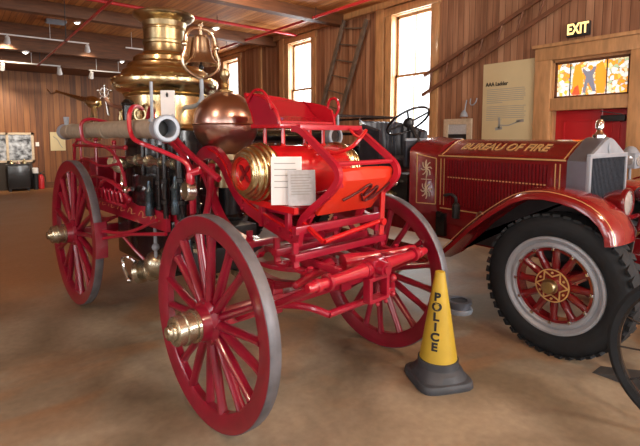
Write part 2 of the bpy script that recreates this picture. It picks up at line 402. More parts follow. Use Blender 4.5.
# baseboards, beams, soffit
b = MB(); b.box((W - .012, (FY + 2.1) / 2, .09), (.025, 2.1 - FY, .18)); struct(b.build('baseboard_right', 'darkwood'))
b = MB(); b.box((W - .012, (3.44 + BK) / 2, .09), (.025, BK - 3.44, .18)); struct(b.build('baseboard_right', 'darkwood'))
b = MB(); b.box(((LX + W) / 2, BK - .012, .09), (W - LX, .025, .18)); struct(b.build('baseboard_back', 'darkwood'))
b = MB(); b.box(((LX + 5) / 2, (14.35 + BK) / 2, (3.42 + CZ) / 2), (5 - LX, BK - 14.35, CZ - 3.42)); struct(b.build('ceiling_soffit', 'darkwood'))
for i, (y, zb) in enumerate(((-2.5, 4.0), (1.0, 4.0), (4.6, 4.02), (8.0, 4.02), (10.9, 4.0), (13.4, 3.62))):
    b = MB(); x1 = W if i < 5 else 5.; b.box(((LX + x1) / 2, y, (zb + CZ) / 2), (x1 - LX, .22, CZ - zb), bev=.01)
    struct(b.build('ceiling_beam', 'darkwood'))
b = MB(); b.box((W - .05, (4.6 + BK) / 2, 4.19), (.10, BK - 4.6, .12)); struct(b.build('trim_1', 'trim'))
for i, y in enumerate((7.95, 11.6)):   # wall posts between the windows
    b = MB(); b.box((W - .03, y + (.6 if i else -.6) * 0, 2.1), (.05, .14, 4.2), bev=.006)
    if i: struct(b.build('trim_%d' % (i + 1), 'trim'))
    else: b.bm.free()
for i, (ya, yb) in enumerate(((6.70, 6.92), (10.36, 10.56))):
    b = MB(); b.box((W - .035, (ya + yb) / 2, CZ / 2), (.07, yb - ya, CZ), bev=.01); struct(b.build('trim_%d' % (i + 6), 'trim'))
# dark dado below the mirror on the back wall
b = MB(); b.box((.45, BK - .02, .42), (2.5, .03, .84)); struct(b.build('trim_5', 'plaster'))

# red sprinkler pipes
def pipe(pts, r, label, hang):
    t = empty('sprinkler_pipe', (pts[0][0], pts[0][1], pts[0][2]), 0, label, 'pipe')
    o_ = V(pts[0]); m = MB(); m.tube(pts, r, 12); m.build('pipe', 'pipered', t, o_)
    h = MB(); a, c = V(pts[0]), V(pts[-1])
    for k in hang:
        p = a.lerp(c, k); h = MB(); h.cyl(p, (p.x, p.y, CZ), .008, n=8); h.ring(p, (c - a), r + .004, .006, 20, 6); h.build('pipe_hanger', 'iron', t, o_)
    return t
pipe([(-2.0, 9.55, 4.12), (6.96, 9.75, 4.12)], .034, 'red sprinkler pipe crossing the ceiling above the bell', (.1, .4, .75))
pipe([(6.05, 2.0, 4.05), (6.05, 13.6, 4.05)], .030, 'red sprinkler pipe along the ceiling beside the window wall', (.2, .5, .85))
pipe([(1.72, 4.0, 3.36), (1.72, 13.9, 3.36)], .020, 'thin red sprinkler pipe running to the far end wall at left', (.25, .6, .95))

# track lighting
def track(x0, x1, y, z, label):
    t = empty('light_track', (x0, y, z), 0, label, 'light track', 'white lighting tracks under the ceiling')
    m = MB(); m.box(((x0 + x1) / 2, y, z), (x1 - x0, .035, .03)); m.build('rail', 'white', t, (x0, y, z))
    for k in (.2, .8):
        m = MB(); x = x0 + (x1 - x0) * k; m.cyl((x, y, z), (x, y, CZ), .006, n=8); m.build('stem', 'white', t, (x0, y, z))
track(-1.5, 2.72, 12.78, 3.86, 'long white light track nearest the camera at upper left')
track(-1.0, 2.25, 13.93, 3.40, 'lower white light track close to the far end wall')
track(2.94, 3.90, 13.95, 3.36, 'short white light track left of the brass smokestack')
track(3.55, 4.30, 12.6, 3.84, 'short white light track touching the smokestack outline')
def head(x, y, z, dx, dy, label, power):
    t = empty('spotlight', (x, y, z), 0, label, 'spotlight', 'white track spotlights')
    d = V((dx, dy, -.6)).normalized(); m = MB(); m.cyl((0, 0, 0), (0, 0, -.09), .012, n=8); m.ball((0, 0, -.09), .02)
    m.build('bracket', 'white', t)
    o_ = V((0, 0, -.10)); m = MB(); m.lathe([(.03, -.07), (.045, -.06), (.05, 0), (.068, .12), (.062, .12), (.045, .02)], o_, d, 20); sh = m.build('lamp_shade', 'white', t)
    m = MB(); m.lathe([(0, .095), (.055, .10), (0, .106)], o_, d, 16); m.build('bulb', 'glow', sh)
    if power:
        l = bpy.data.lights.new('spot', 'SPOT'); l.energy = power; l.spot_size = R(75); l.spot_blend = .6; l.color = (1, .82, .6); l.shadow_soft_size = .05
        lo = bpy.data.objects.new('spot_light', l); COL.objects.link(lo); lo.location = V((x, y, z)) + o_ + d * .14; lo.rotation_euler = d.to_track_quat('-Z', 'Y').to_euler()
head(1.02, 12.78, 3.86, .0, 1, 'white track spotlight nearest the left edge of the picture', 160)
head(2.68, 12.78, 3.86, .2, .9, 'white track spotlight at the right end of the long track', 50)
head(.98, 13.93, 3.40, -.1, .7, 'white spotlight lighting the orange patch of the far wall', 260)
head(2.22, 13.93, 3.40, .1, .5, 'white spotlight at the right end of the lower track', 40)
head(3.0, 13.95, 3.36, 0, .5, 'white spotlight on the short track left of the smokestack', 50)
def downlight(x, y, z, label, r=.06):
    t = empty('ceiling_lamp', (x, y, z), 0, label, 'ceiling light', 'small round ceiling lamps')
    m = MB(); m.lathe([(.0, 0), (r + .02, 0), (r + .02, -.03), (r, -.035), (r, -.01)], (0, 0, 0), (0, 0, 1), 24); m.build('housing', 'white', t)
    m = MB(); m.lathe([(r * .9, -.012), (r * .8, -.04), (r * .4, -.06), (0, -.065)], (0, 0, 0), (0, 0, 1), 20); m.build('bulb', 'glow', t)
downlight(2.37, 12.26, CZ, 'small round ceiling lamp between the long track and the smokestack')
downlight(1.42, 13.4, 3.62, 'small round lamp under the far beam at upper left')
downlight(3.66, 13.4, 3.62, 'small round lamp under the far beam beside the smokestack', .05)
downlight(5.19, 10.75, CZ, 'round ceiling lamp right above the bell', .08)
m = MB(); m.box((1.96, 12.45, CZ - .03), (.42, .30, .06), bev=.01)
for k in range(5): m.box((1.96, 12.33 + .06 * k, CZ - .065), (.36, .012, .012))
tag(m.build('ceiling_vent', 'silver'), 'grey rectangular vent on the ceiling above the long track', 'vent')

# ---- things on the window wall
def ladder(a0, a1, c0, c1, x, n, m, label, rw=.05, rt=.035):
    """two rails a0->a1 and c0->c1 given as (y, z)"""
    o_ = V((x, a0[0], a0[1])); t = empty('wooden_ladder', o_, 0, label, 'ladder')
    for p, q in ((a0, a1), (c0, c1)):
        b = MB(); b.beam((x, *p), (x, *q), rw, rt, (1, 0, 0), bev=.005); b.build('rail', m, t, o_)
    for k in range(n):
        f = (k + .5) / n; p = V((x, *a0)).lerp(V((x, *a1)), f); q = V((x, *c0)).lerp(V((x, *c1)), f)
        b = MB(); b.cyl(p, q, .017, n=8); b.build('rung', m, t, o_)
ladder((7.86, 4.12), (8.95, 1.5), (7.13, 4.0), (8.30, 1.3), W - .12, 8, 'ladderwood', 'grey weathered wooden ladder leaning steeply between two windows', .085, .06)
ladder((5.62, 2.68), (2.2, 4.16), (5.66, 2.32), (2.35, 3.82), W - .07, 10, 'ladderbrown', 'long brown wooden ladder hung slantwise on the wall above the board', .06, .05)

t = empty('exhibit_board', (W - .03, 3.975, 1.4), 0, 'tall cream exhibit board with dark heading beside the red door', 'sign')
org = (W - .03, 3.975, 1.4)
b = MB(); b.box((W - .02, 3.975, 2.02), (.035, .87, 1.44), bev=.004); b.build('board', 'signboard', t, org)
mt = lambda y, z: basis((0, -1, 0), (0, 0, 1), (W - .041, y, z)); 
def T(mx_): mm = mx_.copy(); mm.translation -= V(org); return mm
text('AAA Ladder', .09, .003, 'ink', 'heading', t, T(mt(4.16, 2.40)), 0, .85, .0015)
rng = random.Random(3)
for k in range(17):
    if k == 8: continue
    z = 2.315 - .031 * k
    b = MB(); y = 4.33; end = 3.70 - rng.random() * .05 if k not in (7, 16) else 4.05
    b.box((W - .0395, (y + end) / 2, z), (.004, y - end, .008)); b.build('text_line', 'print', t, org)
b = MB(); b.flat([(W - .041, 4.10, 1.86), (W - .041, 4.09, 1.76), (W - .041, 4.10, 1.68)], .004, .035, (1, 0, 0))
b.flat([(W - .041, 4.16, 1.67), (W - .041, 4.04, 1.69)], .004, .05, (1, 0, 0))
b.flat([(W - .041, 4.09, 1.735), (W - .041, 3.95, 1.72), (W - .041, 3.83, 1.76), (W - .041, 3.74, 1.80)], .004, .018, (1, 0, 0), smooth=2)
b.flat([(W - .041, 3.80, 1.79), (W - .041, 3.68, 1.80)], .004, .045, (1, 0, 0)); b.build('engraving', 'print', t, org)

t = empty('framed_picture', (W - .02, 4.9, 1.45), 0, 'small pale framed photograph on the wall left of the exhibit board', 'picture'); org = (W - .02, 4.9, 1.45)
b = MB(); y0_, y1_, z0_, z1_ = 4.61, 5.19, 1.36, 1.86
for y in (y0_ + .05, y1_ - .05): b.box((W - .02, y, (z0_ + z1_) / 2), (.03, .10, z1_ - z0_), bev=.004)
for z in (z0_ + .05, z1_ - .05): b.box((W - .021, 4.9, z), (.034, y1_ - y0_ - .19, .10))
b.build('frame', 'cream', t, org)
b = MB(); b.box((W - .018, 4.9, 1.61), (.012, .40, .34)); b.build('print', 'paper2', t, org)
b = MB(); b.box((W - .026, 4.9, 1.53), (.006, .38, .12)); b.build('dark_foreground', 'iron', t, org)
t = empty('wall_candle_bracket', (W - .05, 4.68, 1.95), 0, 'small whitish metal bracket on the wall above the pale photograph', 'bracket'); org = (W - .05, 4.68, 1.95)
b = MB(); b.tube([(W - .02, 4.73, 2.18), (W - .04, 4.74, 2.05), (W - .05, 4.74, 1.98)], .010, 8, 1); b.build('arm', 'silver', t, org)
b = MB(); b.lathe([(.02, 0), (.055, -.05), (.07, -.11), (.0, -.11)], (W - .075, 4.74, 2.0), (0, 0, 1), 16); b.build('cup', 'silver', t, org)
b = MB(); b.tube([(W - .02, 4.65, 2.2), (W - .03, 4.66, 2.1), (W - .03, 4.60, 2.08), (W - .03, 4.54, 2.13), (W - .02, 4.53, 2.2)], .010, 8, 1); b.build('hook', 'silver', t, org)

t = empty('exit_sign', (W - .04, 2.93, 2.92), 0, 'lit yellow EXIT sign on the boards above the door', 'sign'); org = (W - .04, 2.93, 2.92)
b = MB(); b.box((W - .04, 2.93, 3.055), (.07, .30, .19), bev=.008); b.build('housing', 'iron', t, org)
text('EXIT', .205, .004, 'exit', 'lettering', t, T(basis((0, -1, 0), (0, 0, 1), (W - .078, 2.93, 3.055))), 0, .68, .006)

# ---- things at the far end wall
t = empty('mirror_frame', (.55, BK - .03, .8), 0, 'white framed wide case of pictures on the far end wall', 'picture'); org = (.55, BK - .03, .8)
b = MB(); x0, x1, z0, z1 = -.75, 1.77, .80, 1.66
for z in (z0 + .03, z1 - .03): b.box(((x0 + x1) / 2, BK - .03, z), (x1 - x0, .05, .06))
for x in (x0 + .03, .55, 1.12, x1 - .03): b.box((x, BK - .03, (z0 + z1) / 2), (.06, .05, z1 - z0))
b.build('frame', 'cream', t, org)
M['case'] = mat('highlit_picture', (.55, .60, .68), .3, var=.9, scale=7, col2=(.02, .02, .025))  # bluish-white highlights painted into the panel as pale patches
b = MB(); b.box(((x0 + x1) / 2, BK - .018, (z0 + z1) / 2), (x1 - x0 - .04, .01, z1 - z0 - .04)); b.build('picture_panel', 'case', t, org)
t = empty('hanging_poster', (2.4, BK - .015, 1.1), 0, 'pale poster with a grey line drawing pinned on the far end wall', 'poster'); org = (2.4, BK - .015, 1.1)
b = MB(); b.box((2.4, BK - .012, 1.40), (.40, .012, .56)); b.build('sheet', 'signboard', t, org)
b = MB(); b.tube([(2.28, BK - .02, 1.55), (2.40, BK - .02, 1.45), (2.45, BK - .02, 1.30), (2.52, BK - .02, 1.2)], .010, 6, 1); b.build('drawing', 'print', t, org)
b = MB(); b.box((1.86, BK - .015, 1.32), (.09, .015, .12), bev=.003); tag(b.build('light_switch', 'white'), 'white light switch plate right of the picture case', 'switch')
t = empty('side_table', (1.32, 15.55, 0), 0, 'small black cabinet standing below the framed picture case', 'cabinet')
b = MB(); b.box((0, 0, .40), (.52, .36, .66), bev=.01); b.build('body', 'black', t)
b = MB(); b.box((0, 0, .75), (.58, .42, .04), bev=.008); b.build('top', 'iron', t)
for sx in (-1, 1):
    for sy in (-1, 1): b = MB(); b.box((sx * .22, sy * .14, .035), (.05, .05, .07)); b.build('leg', 'iron', t)
for x, h, mm, nm, lb in ((-.16, .12, 'brass', 'brass_lamp', 'small brass lamp at the left on the black cabinet'), (0, .08, 'copper', 'copper_pot', 'squat copper pot in the middle of the black cabinet'), (.15, .14, 'oldbrass', 'oil_can', 'tarnished oil can at the right on the black cabinet')):
    b = MB(); b.lathe([(.03, 0), (.06, .01), (.055, h * .5), (.025, h * .7), (.02, h), (0, h)], (1.32 + x, 15.5, .77), (0, 0, 1), 16); tag(b.build(nm, mm), lb, nm.replace('_', ' '))
t = empty('fire_extinguisher', (1.88, 15.7, 0), 0, 'red fire extinguisher standing against the far wall', 'fire extinguisher')
b = MB(); b.lathe([(.07, 0), (.085, .02), (.085, .34), (.06, .40), (.025, .43), (0, .43)], n=20); b.build('cylinder', 'doorred', t)
b = MB(); b.cyl((0, 0, .42), (0, 0, .48), .02, n=10); b.beam((-.02, 0, .48), (.10, 0, .52), .02, .015); b.build('valve', 'iron', t)
b = MB(); b.tube([(.02, 0, .45), (.11, -.02, .42), (.12, -.02, .2)], .012, 8, 2); b.build('nozzle_hose', 'iron', t)
t = empty('bucket', (1.74, 15.62, .0), 0, 'dark bin with a white lid beside the fire extinguisher', 'bin')
b = MB(); b.lathe([(.06, 0), (.075, .48), (0, .48)], n=16); b.build('bin_body', 'iron', t)
b = MB(); b.lathe([(.08, .48), (.08, .62), (.06, .64), (0, .64)], n=16); b.build('lid', 'white', t)
# ============================================================= STEAM FIRE ENGINE (x forward, y away from the camera, z up)
EN = empty('steam_fire_engine', (1.707, 2.283, 0), -1.482, 'red horse-drawn steam fire engine with a brass smokestack and copper air chamber', 'fire engine')
def make_wheel(Rw, ns, wd, hublen):
    b = MB(); b.lathe([(Rw - .006, 0), (Rw - .006, wd), (Rw - .090, wd - .006), (Rw - .103, wd - .016), (Rw - .103, .016), (Rw - .090, .006)], (0, 0, 0), (0, 1, 0), 72, closed=True)
    w = b.build('wheel', 'wheelred', EN)
    b = MB(); b.lathe([(Rw - .009, .003), (Rw - .002, .003), (Rw, .006), (Rw, wd - .006), (Rw - .002, wd - .003), (Rw - .009, wd - .003)], (0, 0, 0), (0, 1, 0), 72, closed=True); b.build('tyre', 'steel', w)
    b = MB()                                                        # tapering oval spoke
    rings = []
    for r, a, c in ((.06, .024, .020), (.13, .024, .026), (.25, .021, .028), (Rw - .16, .018, .024), (Rw - .096, .024, .028)):
        rings.append([(cos(2 * pi * k / 10) * a, sin(2 * pi * k / 10) * c, r) for k in range(10)])
    b.loft(rings); sp = b.build('spoke', 'wheelred', w)
    for k in range(ns):
        s = sp if k == 0 else sp.copy()
        if k: COL.objects.link(s); s.parent = w
        s.location = (0, .035 + (.012 if k % 2 else -.006), 0); s.rotation_euler = (0, 2 * pi * (k + .25) / ns, 0)
    b = MB(); b.lathe([(.0, .10), (.07, .10), (.08, .07), (.118, .06), (.124, .012), (.098, -.006), (.088, -.05), (.080, -.055), (0, -.055)], (0, 0, 0), (0, 1, 0), 32)
    for k in range(8):
        a = 2 * pi * k / 8; b.cyl((cos(a) * .108, -.006, sin(a) * .108), (cos(a) * .108, .02, sin(a) * .108), .009, n=8)
    b.build('hub', 'wheelred', w)
    L = hublen; b = MB()
    b.lathe([(0, -.05), (.082, -.05), (.088, -.056), (.088, -.072), (.078, -.076), (.078, -L * .50), (.086, -L * .52), (.086, -L * .60), (.078, -L * .62), (.076, -L * .80), (.070, -L * .83), (.048, -L * .84), (.046, -L * .90), (.036, -L * .92), (.034, -L * .98), (.028, -L), (0, -L)], (0, 0, 0), (0, 1, 0), 32)
    b.build('hub_cap', 'nickelbrass', w); return w
M['nickelbrass'] = mat('brassy_hub_metal', (.60, .54, .40), .27, .9, var=.4, scale=14)
fw1 = make_wheel(.57, 18, .07, .21); rw1 = make_wheel(.666, 18, .07, .20)
fw1.location = (0, -.7365, .57); rw1.location = (-2.483, -.709, .666)
fw2 = copy_tree(fw1, EN); fw2.location = (0, .7365, .57); fw2.rotation_euler.z = pi
rw2 = copy_tree(rw1, EN); rw2.location = (-2.483, .709, .666); rw2.rotation_euler.z = pi
def part(b, n, m, p=None, lab=None):
    o = b.build(n, m, p or EN)
    if lab: o['label'] = lab
    return o
# axles
b = MB(); b.beam((0, -.64, .57), (0, .64, .57), .075, .085, bev=.012)
for y in (-.30, .30): b.box((0, y, .57), (.11, .10, .12), bev=.012)
part(b, 'front_axle', 'crimson')
b = MB(); b.beam((-2.483, -.62, .666), (-2.483, .62, .666), .07, .08, bev=.012); part(b, 'rear_axle', 'crimson')
# fifth wheel, front springs and the bed
b = MB(); b.lathe([(.30, -.012), (.34, -.012), (.34, .012), (.30, .012)], (0, 0, .80), (0, 0, 1), 48, closed=True); b.box((0, 0, .80), (.64, .06, .022)); b.box((0, 0, .80), (.06, .64, .022)); part(b, 'turntable_ring', 'crimson')
for y in (-.28, .28):
    b = MB()
    for k in range(4):
        h = .34 - .07 * k; z = .70 - .014 * k
        b.flat([(-h, y, z + .07 - .012 * k), (-h * .6, y, z + .03 - .005 * k), (0, y, z), (h * .6, y, z + .03 - .005 * k), (h, y, z + .07 - .012 * k)], .05, .012, (0, 1, 0), smooth=1)
    b.box((0, y, .655), (.09, .075, .10), bev=.008); part(b, 'leaf_spring', 'crimson')
for x in (-.12, .14, .30):
    b = MB(); b.beam((x, -.38, .91), (x, .38, .91), .05, .04, bev=.008)
    for y in (-.36, .36): b.flat([(x, y, .99), (x, y, .86), (x + .03, y, .845), (x + .10, y, .85), (x + .12, y, .88)], .035, .016, (0, 1, 0), smooth=1)
    part(b, 'cross_beam', 'crimson')
b = MB(); b.cyl((0, 0, .60), (0, 0, .98), .05, n=16); b.lathe([(.09, .88), (.11, .90), (.11, .94), (.08, .97)], (0, 0, 0), (0, 0, 1), 20); part(b, 'king_pin', 'crimson')
b = MB(); b.beam((-.15, -.22, .86), (.50, -.22, .845), .032, .036, bev=.01); part(b, 'pole_guide', 'crimson')
b = MB(); b.beam((-.15, .22, .86), (.50, .22, .845), .032, .036, bev=.01); part(b, 'pole_guide', 'crimson')
b = MB(); b.tube([(0, -.5, .58), (.25, -.48, .66), (.50, -.42, .80)], .02, 10, 1); part(b, 'stay_rod', 'crimson')
b = MB(); b.tube([(0, .5, .58), (.25, .48, .66), (.50, .42, .80)], .02, 10, 1); part(b, 'stay_rod', 'crimson')
b = MB(); b.tube([(.05, -.56, .56), (.18, -.50, .64), (.30, -.42, .67), (.40, -.34, .66), (.46, -.27, .62)], .02, 10, 2); b.tube([(.05, .56, .56), (.18, .50, .64), (.30, .42, .67), (.40, .34, .66), (.46, .27, .62)], .02, 10, 2); b.cyl((.46, -.27, .62), (.46, .27, .62), .02, n=10); part(b, 'front_hoop', 'crimson')
# splinter bar
b = MB(); P0, P1 = V((.54, -.49, .828)), V((.54, .50, .845)); d = P1 - P0
b.lathe([(0, 0), (.020, .0), (.026, .012), (.026, .05), (.034, .055), (.034, .075), (.026, .08), (.029, .24), (.034, .33), (.040, .40), (.040, .58), (.034, .66), (.029, .76), (.026, .90), (.033, .905), (.033, .925), (.025, .93), (.025, .97), (.018, .985), (0, .985)], P0, d, 16)
sb = part(b, 'splinter_bar', 'ironred')
for f in (.14, .42, .58, .86): b = MB(); b.lathe([(.024, -.010), (.044, -.010), (.044, .010), (.024, .010)], P0 + d * f, d, 16, closed=True); part(b, 'bar_clamp', 'crimson', sb)
b = MB(); b.cyl((.56, 0, .845), (.63, 0, .84), .040, n=20); b.cyl((.63, 0, .84), (.642, 0, .84), .025, n=16); b.box((.54, 0, .84), (.08, .10, .095), bev=.012); part(b, 'pole_socket', 'crimson')
b = MB(); z0, z1, yw = .665, .785, .072
for y in (-yw, yw): b.box((.56, y, (z0 + z1) / 2), (.05, .024, z1 - z0), bev=.005)
for z in (z0, z1): b.box((.56, 0, z), (.05, 2 * yw + .024, .020), bev=.005)
b.ball((.59, .105, .765), .022, 12); b.ball((.59, .105, .675), .016, 12); b.beam((.58, .10, .77), (.58, .10, .63), .016, .016); b.ball((.585, -.02, .645), .013, 10); b.ball((.585, .05, .645), .013, 10); part(b, 'pole_bracket', 'crimson')
# swingletree resting on the bar, tapering outwards
b = MB(); b.lathe([(0, 0), (.046, .01), (.048, .06), (.034, .20), (.026, .42), (.030, .50), (.022, .54), (0, .55)], (.33, -.04, .825), (.26, .96, .04), 16); part(b, 'swingletree', 'ironred')
b = MB(); b.lathe([(0, 0), (.04, .01), (.04, .05), (.026, .18), (.020, .34), (0, .36)], (.28, -.08, .82), (.22, -.97, -.12), 16); part(b, 'swingletree', 'crimson')
# main frame: crane-neck rails
for y, sgn in ((-.32, -1), (.32, 1)):
    b = MB()
    pts = [(-2.95, .95), (-1.35, .95), (-1.0, .93), (-.92, 1.0), (-.86, 1.20), (-.80, 1.36), (-.70, 1.44), (-.58, 1.45), (-.47, 1.40), (-.36, 1.26), (-.24, 1.15), (-.06, 1.08), (.30, 1.00)]
    b.flat([(x, y, z) for x, z in pts], .035, .085, (0, 1, 0), smooth=2)
    for x, z in ((-.22, 1.155), (-.22, 1.115), (.02, 1.06), (.14, 1.035), (-.82, 1.28), (-.5, 1.42), (.24, 1.015)):
        b.lathe([(.015, 0), (.013, .012), (0, .016)], (x, y + sgn * .017, z), (0, sgn, 0), 10)
    fr_ = part(b, 'frame_rail', 'vermilion' if False else 'crimson')
    b = MB(); b.flat([(x, y + sgn * .02, z) for x, z in ((-.62, 1.47), (-.45, 1.42), (-.33, 1.26), (-.18, 1.15), (.02, 1.10), (.28, 1.035))], .012, .012, (0, 1, 0), smooth=2); part(b, 'rail_moulding', 'vermilion', fr_)
b = MB(); b.flat([(-.98, -.40, .78), (-.92, -.40, 1.05), (-.80, -.40, 1.30), (-.64, -.40, 1.37), (-.52, -.40, 1.28), (-.45, -.40, 1.12), (-.30, -.40, .98), (-.05, -.40, .93)], .05, .03, (0, 1, 0), smooth=2); part(b, 'wheel_arch', 'crimson')
b = MB(); b.flat([(-.10, -.36, 1.18), (.10, -.36, 1.165), (.31, -.36, 1.16)], .03, .035, (0, 1, 0)); part(b, 'lower_rail', 'vermilion')
for x in (-.02, .22):
    b = MB(); b.box((x, -.34, 1.10), (.03, .03, .14), bev=.004); part(b, 'frame_post', 'crimson')
b = MB(); b.beam((.29, -.36, 1.05), (.29, .34, 1.05), .035, .045, bev=.008); part(b, 'front_cross_rail', 'crimson')
b = MB(); b.box((-.05, 0, 1.125), (.5, .60, .03), bev=.006); part(b, 'drum_cradle', 'crimson')
# water drum below the driver's seat
cx, cz, rd = -.03, 1.342, .155
b = MB(); b.lathe([(0, -.39), (rd - .004, -.39), (rd, -.38), (rd, .30), (rd - .004, .31), (0, .31)], (cx, 0, cz), (0, 1, 0), 48); dr = part(b, 'drum', 'vermilion', lab='bright red drum lying crosswise below the seat')
for s_ in (-1, 1):
    y = -.32 if s_ < 0 else .25
    b = MB(); b.lathe([(rd + .001, 0), (rd + .016, .006), (rd + .018, .022), (rd + .008, .030), (rd + .014, .040), (rd + .012, .054), (rd + .002, .060), (rd + .006, .072), (rd + .002, .086), (rd - .008, .090), (rd - .006, .104), (rd - .012, .116), (rd - .022, .120), (rd - .022, .132), (rd - .034, .140), (rd - .044, .142), (rd - .048, .150), (rd - .060, .152), (rd - .064, .12), (.02, .118), (.0, .118)], (cx, y, cz), (0, s_, 0), 48)
    ring = part(b, 'brass_end_ring', 'brass', dr)
b = MB(); b.lathe([(0, .0), (rd - .064, .0), (rd - .064, .012), (rd - .072, .016), (rd - .076, .010), (0, .010)], (cx, -.438, cz), (0, -1, 0), 40); fc = part(b, 'drum_face', 'vermilion', dr)
b = MB()
for k in range(4):
    a = pi / 4 + k * pi / 2; b.loft([[(cx + r_ * cos(a) - s_ * w_ * sin(a), yy, cz + r_ * sin(a) + s_ * w_ * cos(a)) for s_, yy in ((-1, -.449), (1, -.449), (1, -.454), (-1, -.454))] for r_, w_ in ((.008, .004), (.025, .011), (.045, .013), (.065, .004))])
b.cyl((cx, -.448, cz), (cx, -.458, cz), .016, n=12); part(b, 'face_ornament', 'ornament', dr)
# driver's seat
for x, y in ((-.20, -.18), (-.02, -.18), (-.20, .15), (-.02, .15), (.04, -.02)):
    b = MB(); b.cyl((x, y, 1.44), (x, y, 1.61), .012, n=10); b.lathe([(.024, 0), (.02, .02), (.013, .03)], (x, y, 1.475), (0, 0, 1), 12); part(b, 'seat_post', 'vermilion')
b = MB(); b.box((-.105, -.02, 1.612), (.29, .47, .028), bev=.008); st = part(b, 'seat_board', 'seatred')
def side_prof(y):
    pts = [(.035, 1.62), (.015, 1.67), (-.02, 1.715), (-.06, 1.75), (-.11, 1.78), (-.17, 1.80), (-.24, 1.803), (-.29, 1.79), (-.27, 1.75), (-.23, 1.70), (-.20, 1.62)]
    return [(x, y, z) for x, z in pts]
b = MB(); b.prism(side_prof(-.255), (0, .018, 0)); sp_ = part(b, 'seat_side_panel', 'crimson', st)
b = MB(); b.tube([(x, -.246, z) for x, y, z in side_prof(0)[:-3]], .012, 8, 1); part(b, 'panel_edge', 'seatred', sp_)
b = MB(); fp = [(.03, 1.62), (.02, 1.67), (-.0, 1.72), (-.06, 1.75), (-.15, 1.77), (-.26, 1.79), (-.31, 1.79), (-.21, 1.62)]
b.prism([(x, .20, z) for x, z in fp], (0, .018, 0)); part(b, 'seat_side_panel', 'seatred', st)
b = MB(); n = 12; ri = []
for k in range(n + 1):
    f = k / n; y = -.25 + .465 * f; top = 1.815 - .035 * f + .01 * sin(f * pi)
    ri.append([(-.225, y, 1.62), (-.255, y, 1.7), (-.325, y, top), (-.31, y, top + .008), (-.295, y, top), (-.225, y, 1.7), (-.195, y, 1.62)])
b.loft(ri); part(b, 'seat_back', 'seatred', st)
# cushion curving up inside the back
b = MB(); ri = []
for k in range(9):
    y = -.232 + .425 * k / 8; e_ = 0
    ri.append([(.025, y, 1.628), (.025, y, 1.64), (-.03, y, 1.65), (-.10, y, 1.665), (-.17, y, 1.70), (-.23, y, 1.765), (-.285, y, 1.79), (-.20, y, 1.628)])
b.loft(ri); part(b, 'seat_cushion', 'seatred', st)
b = MB(); b.flat([(-.05, -.17, 1.657), (-.10, -.17, 1.668), (-.17, -.17, 1.703), (-.23, -.17, 1.768), (-.28, -.17, 1.79)], .035, .008, (0, 1, 0), smooth=1); part(b, 'cushion_highlight', 'stripe', st)  # strip of purple standing in for a highlight on the seat
M_ = None
b = MB(); b.tube([(-.06, .225, 1.70), (-.05, .225, 1.77), (-.02, .225, 1.80), (.03, .225, 1.79), (.05, .225, 1.74), (.04, .225, 1.71), (.0, .225, 1.665)], .009, 8, 2); part(b, 'seat_handle', 'seatred', st)
b = MB(); b.tube([(-.26, -.266, 1.76), (-.20, -.266, 1.83), (-.12, -.266, 1.83), (-.05, -.266, 1.78), (-.01, -.266, 1.71)], .009, 8, 2); part(b, 'seat_handle', 'seatred', st)
# footboard with its irons
fb = None
for y in (-.27, .205):
    b = MB(); b.flat([(.18, y, 1.592), (.24, y, 1.59), (.37, y, 1.50), (.50, y, 1.412), (.535, y, 1.37), (.53, y, 1.32), (.46, y, 1.25), (.30, y, 1.14), (.24, y, 1.08), (.235, y, 1.02)], .028, .034, (0, 1, 0), smooth=2); part(b, 'footboard_iron', 'ironred')
b = MB(); pts = [(.46, -.20, 1.395), (.475, -.20, 1.33), (.40, -.20, 1.25), (.26, -.20, 1.13), (.22, -.20, 1.06)]
b.flat(pts, .02, .03, (0, 1, 0), smooth=2)
for x, z in ((.50, 1.30), (.43, 1.235), (.35, 1.17), (.285, 1.12)): b.beam((x, -.262, z - .008), (x - .01, -.20, z - .002), .012, .022)
part(b, 'step_ladder_iron', 'ironred')
b = MB(); b.beam((.235, -.28, 1.60), (.235, .22, 1.60), .035, .030, bev=.006); part(b, 'top_rail', 'ironred')
b = MB(); b.cyl((.50, -.26, 1.41), (.50, .205, 1.41), .013, n=10); part(b, 'knee_rail', 'ironred')
b = MB(); b.tube([(.30, .20, 1.585), (.33, .12, 1.54), (.30, .05, 1.47), (.20, -.02, 1.45), (.12, -.05, 1.45)], .012, 8, 2); b.tube([(.26, .10, 1.592), (.29, .11, 1.56), (.33, .12, 1.54)], .009, 8); part(b, 'foot_brace', 'vermilion')
ri = []
for k in range(13):
    f = k / 12; y = -.245 + .445 * f; c = .016 * sin(f * pi)
    front = [(.505, 1.365 + .008 * sin(f * pi)), (.50 + c, 1.32), (.46 + c, 1.26), (.39 + c, 1.18), (.345, 1.125)]
    ri.append([(x, y, z) for x, z in front] + [(x - .014, y, z + .014) for x, z in front[::-1]])
b = MB(); b.loft(ri); fb = part(b, 'footboard', 'footred')
def on_fb(u, v): # u across, v 0..1 down the board face
    f = (u + .245) / .445; c = .016 * sin(f * pi); a, e_ = V((.50 + c, u, 1.32)), V((.39 + c, u, 1.18)); p = a.lerp(e_, v); return p + V((.009, 0, -.008))
b = MB()
b.tube([on_fb(-.14, .75), on_fb(-.06, .45), on_fb(-.01, .15), on_fb(.03, .2), on_fb(.0, .7), on_fb(.05, .5), on_fb(.09, .2), on_fb(.10, .6), on_fb(.06, .9), on_fb(.12, .8), on_fb(.20, .15)], .007, 6, 2)
b.tube([on_fb(-.02, .55), on_fb(.04, .95), on_fb(.10, .75)], .006, 6, 1); part(b, 'painted_scroll', 'darkpaint', fb)
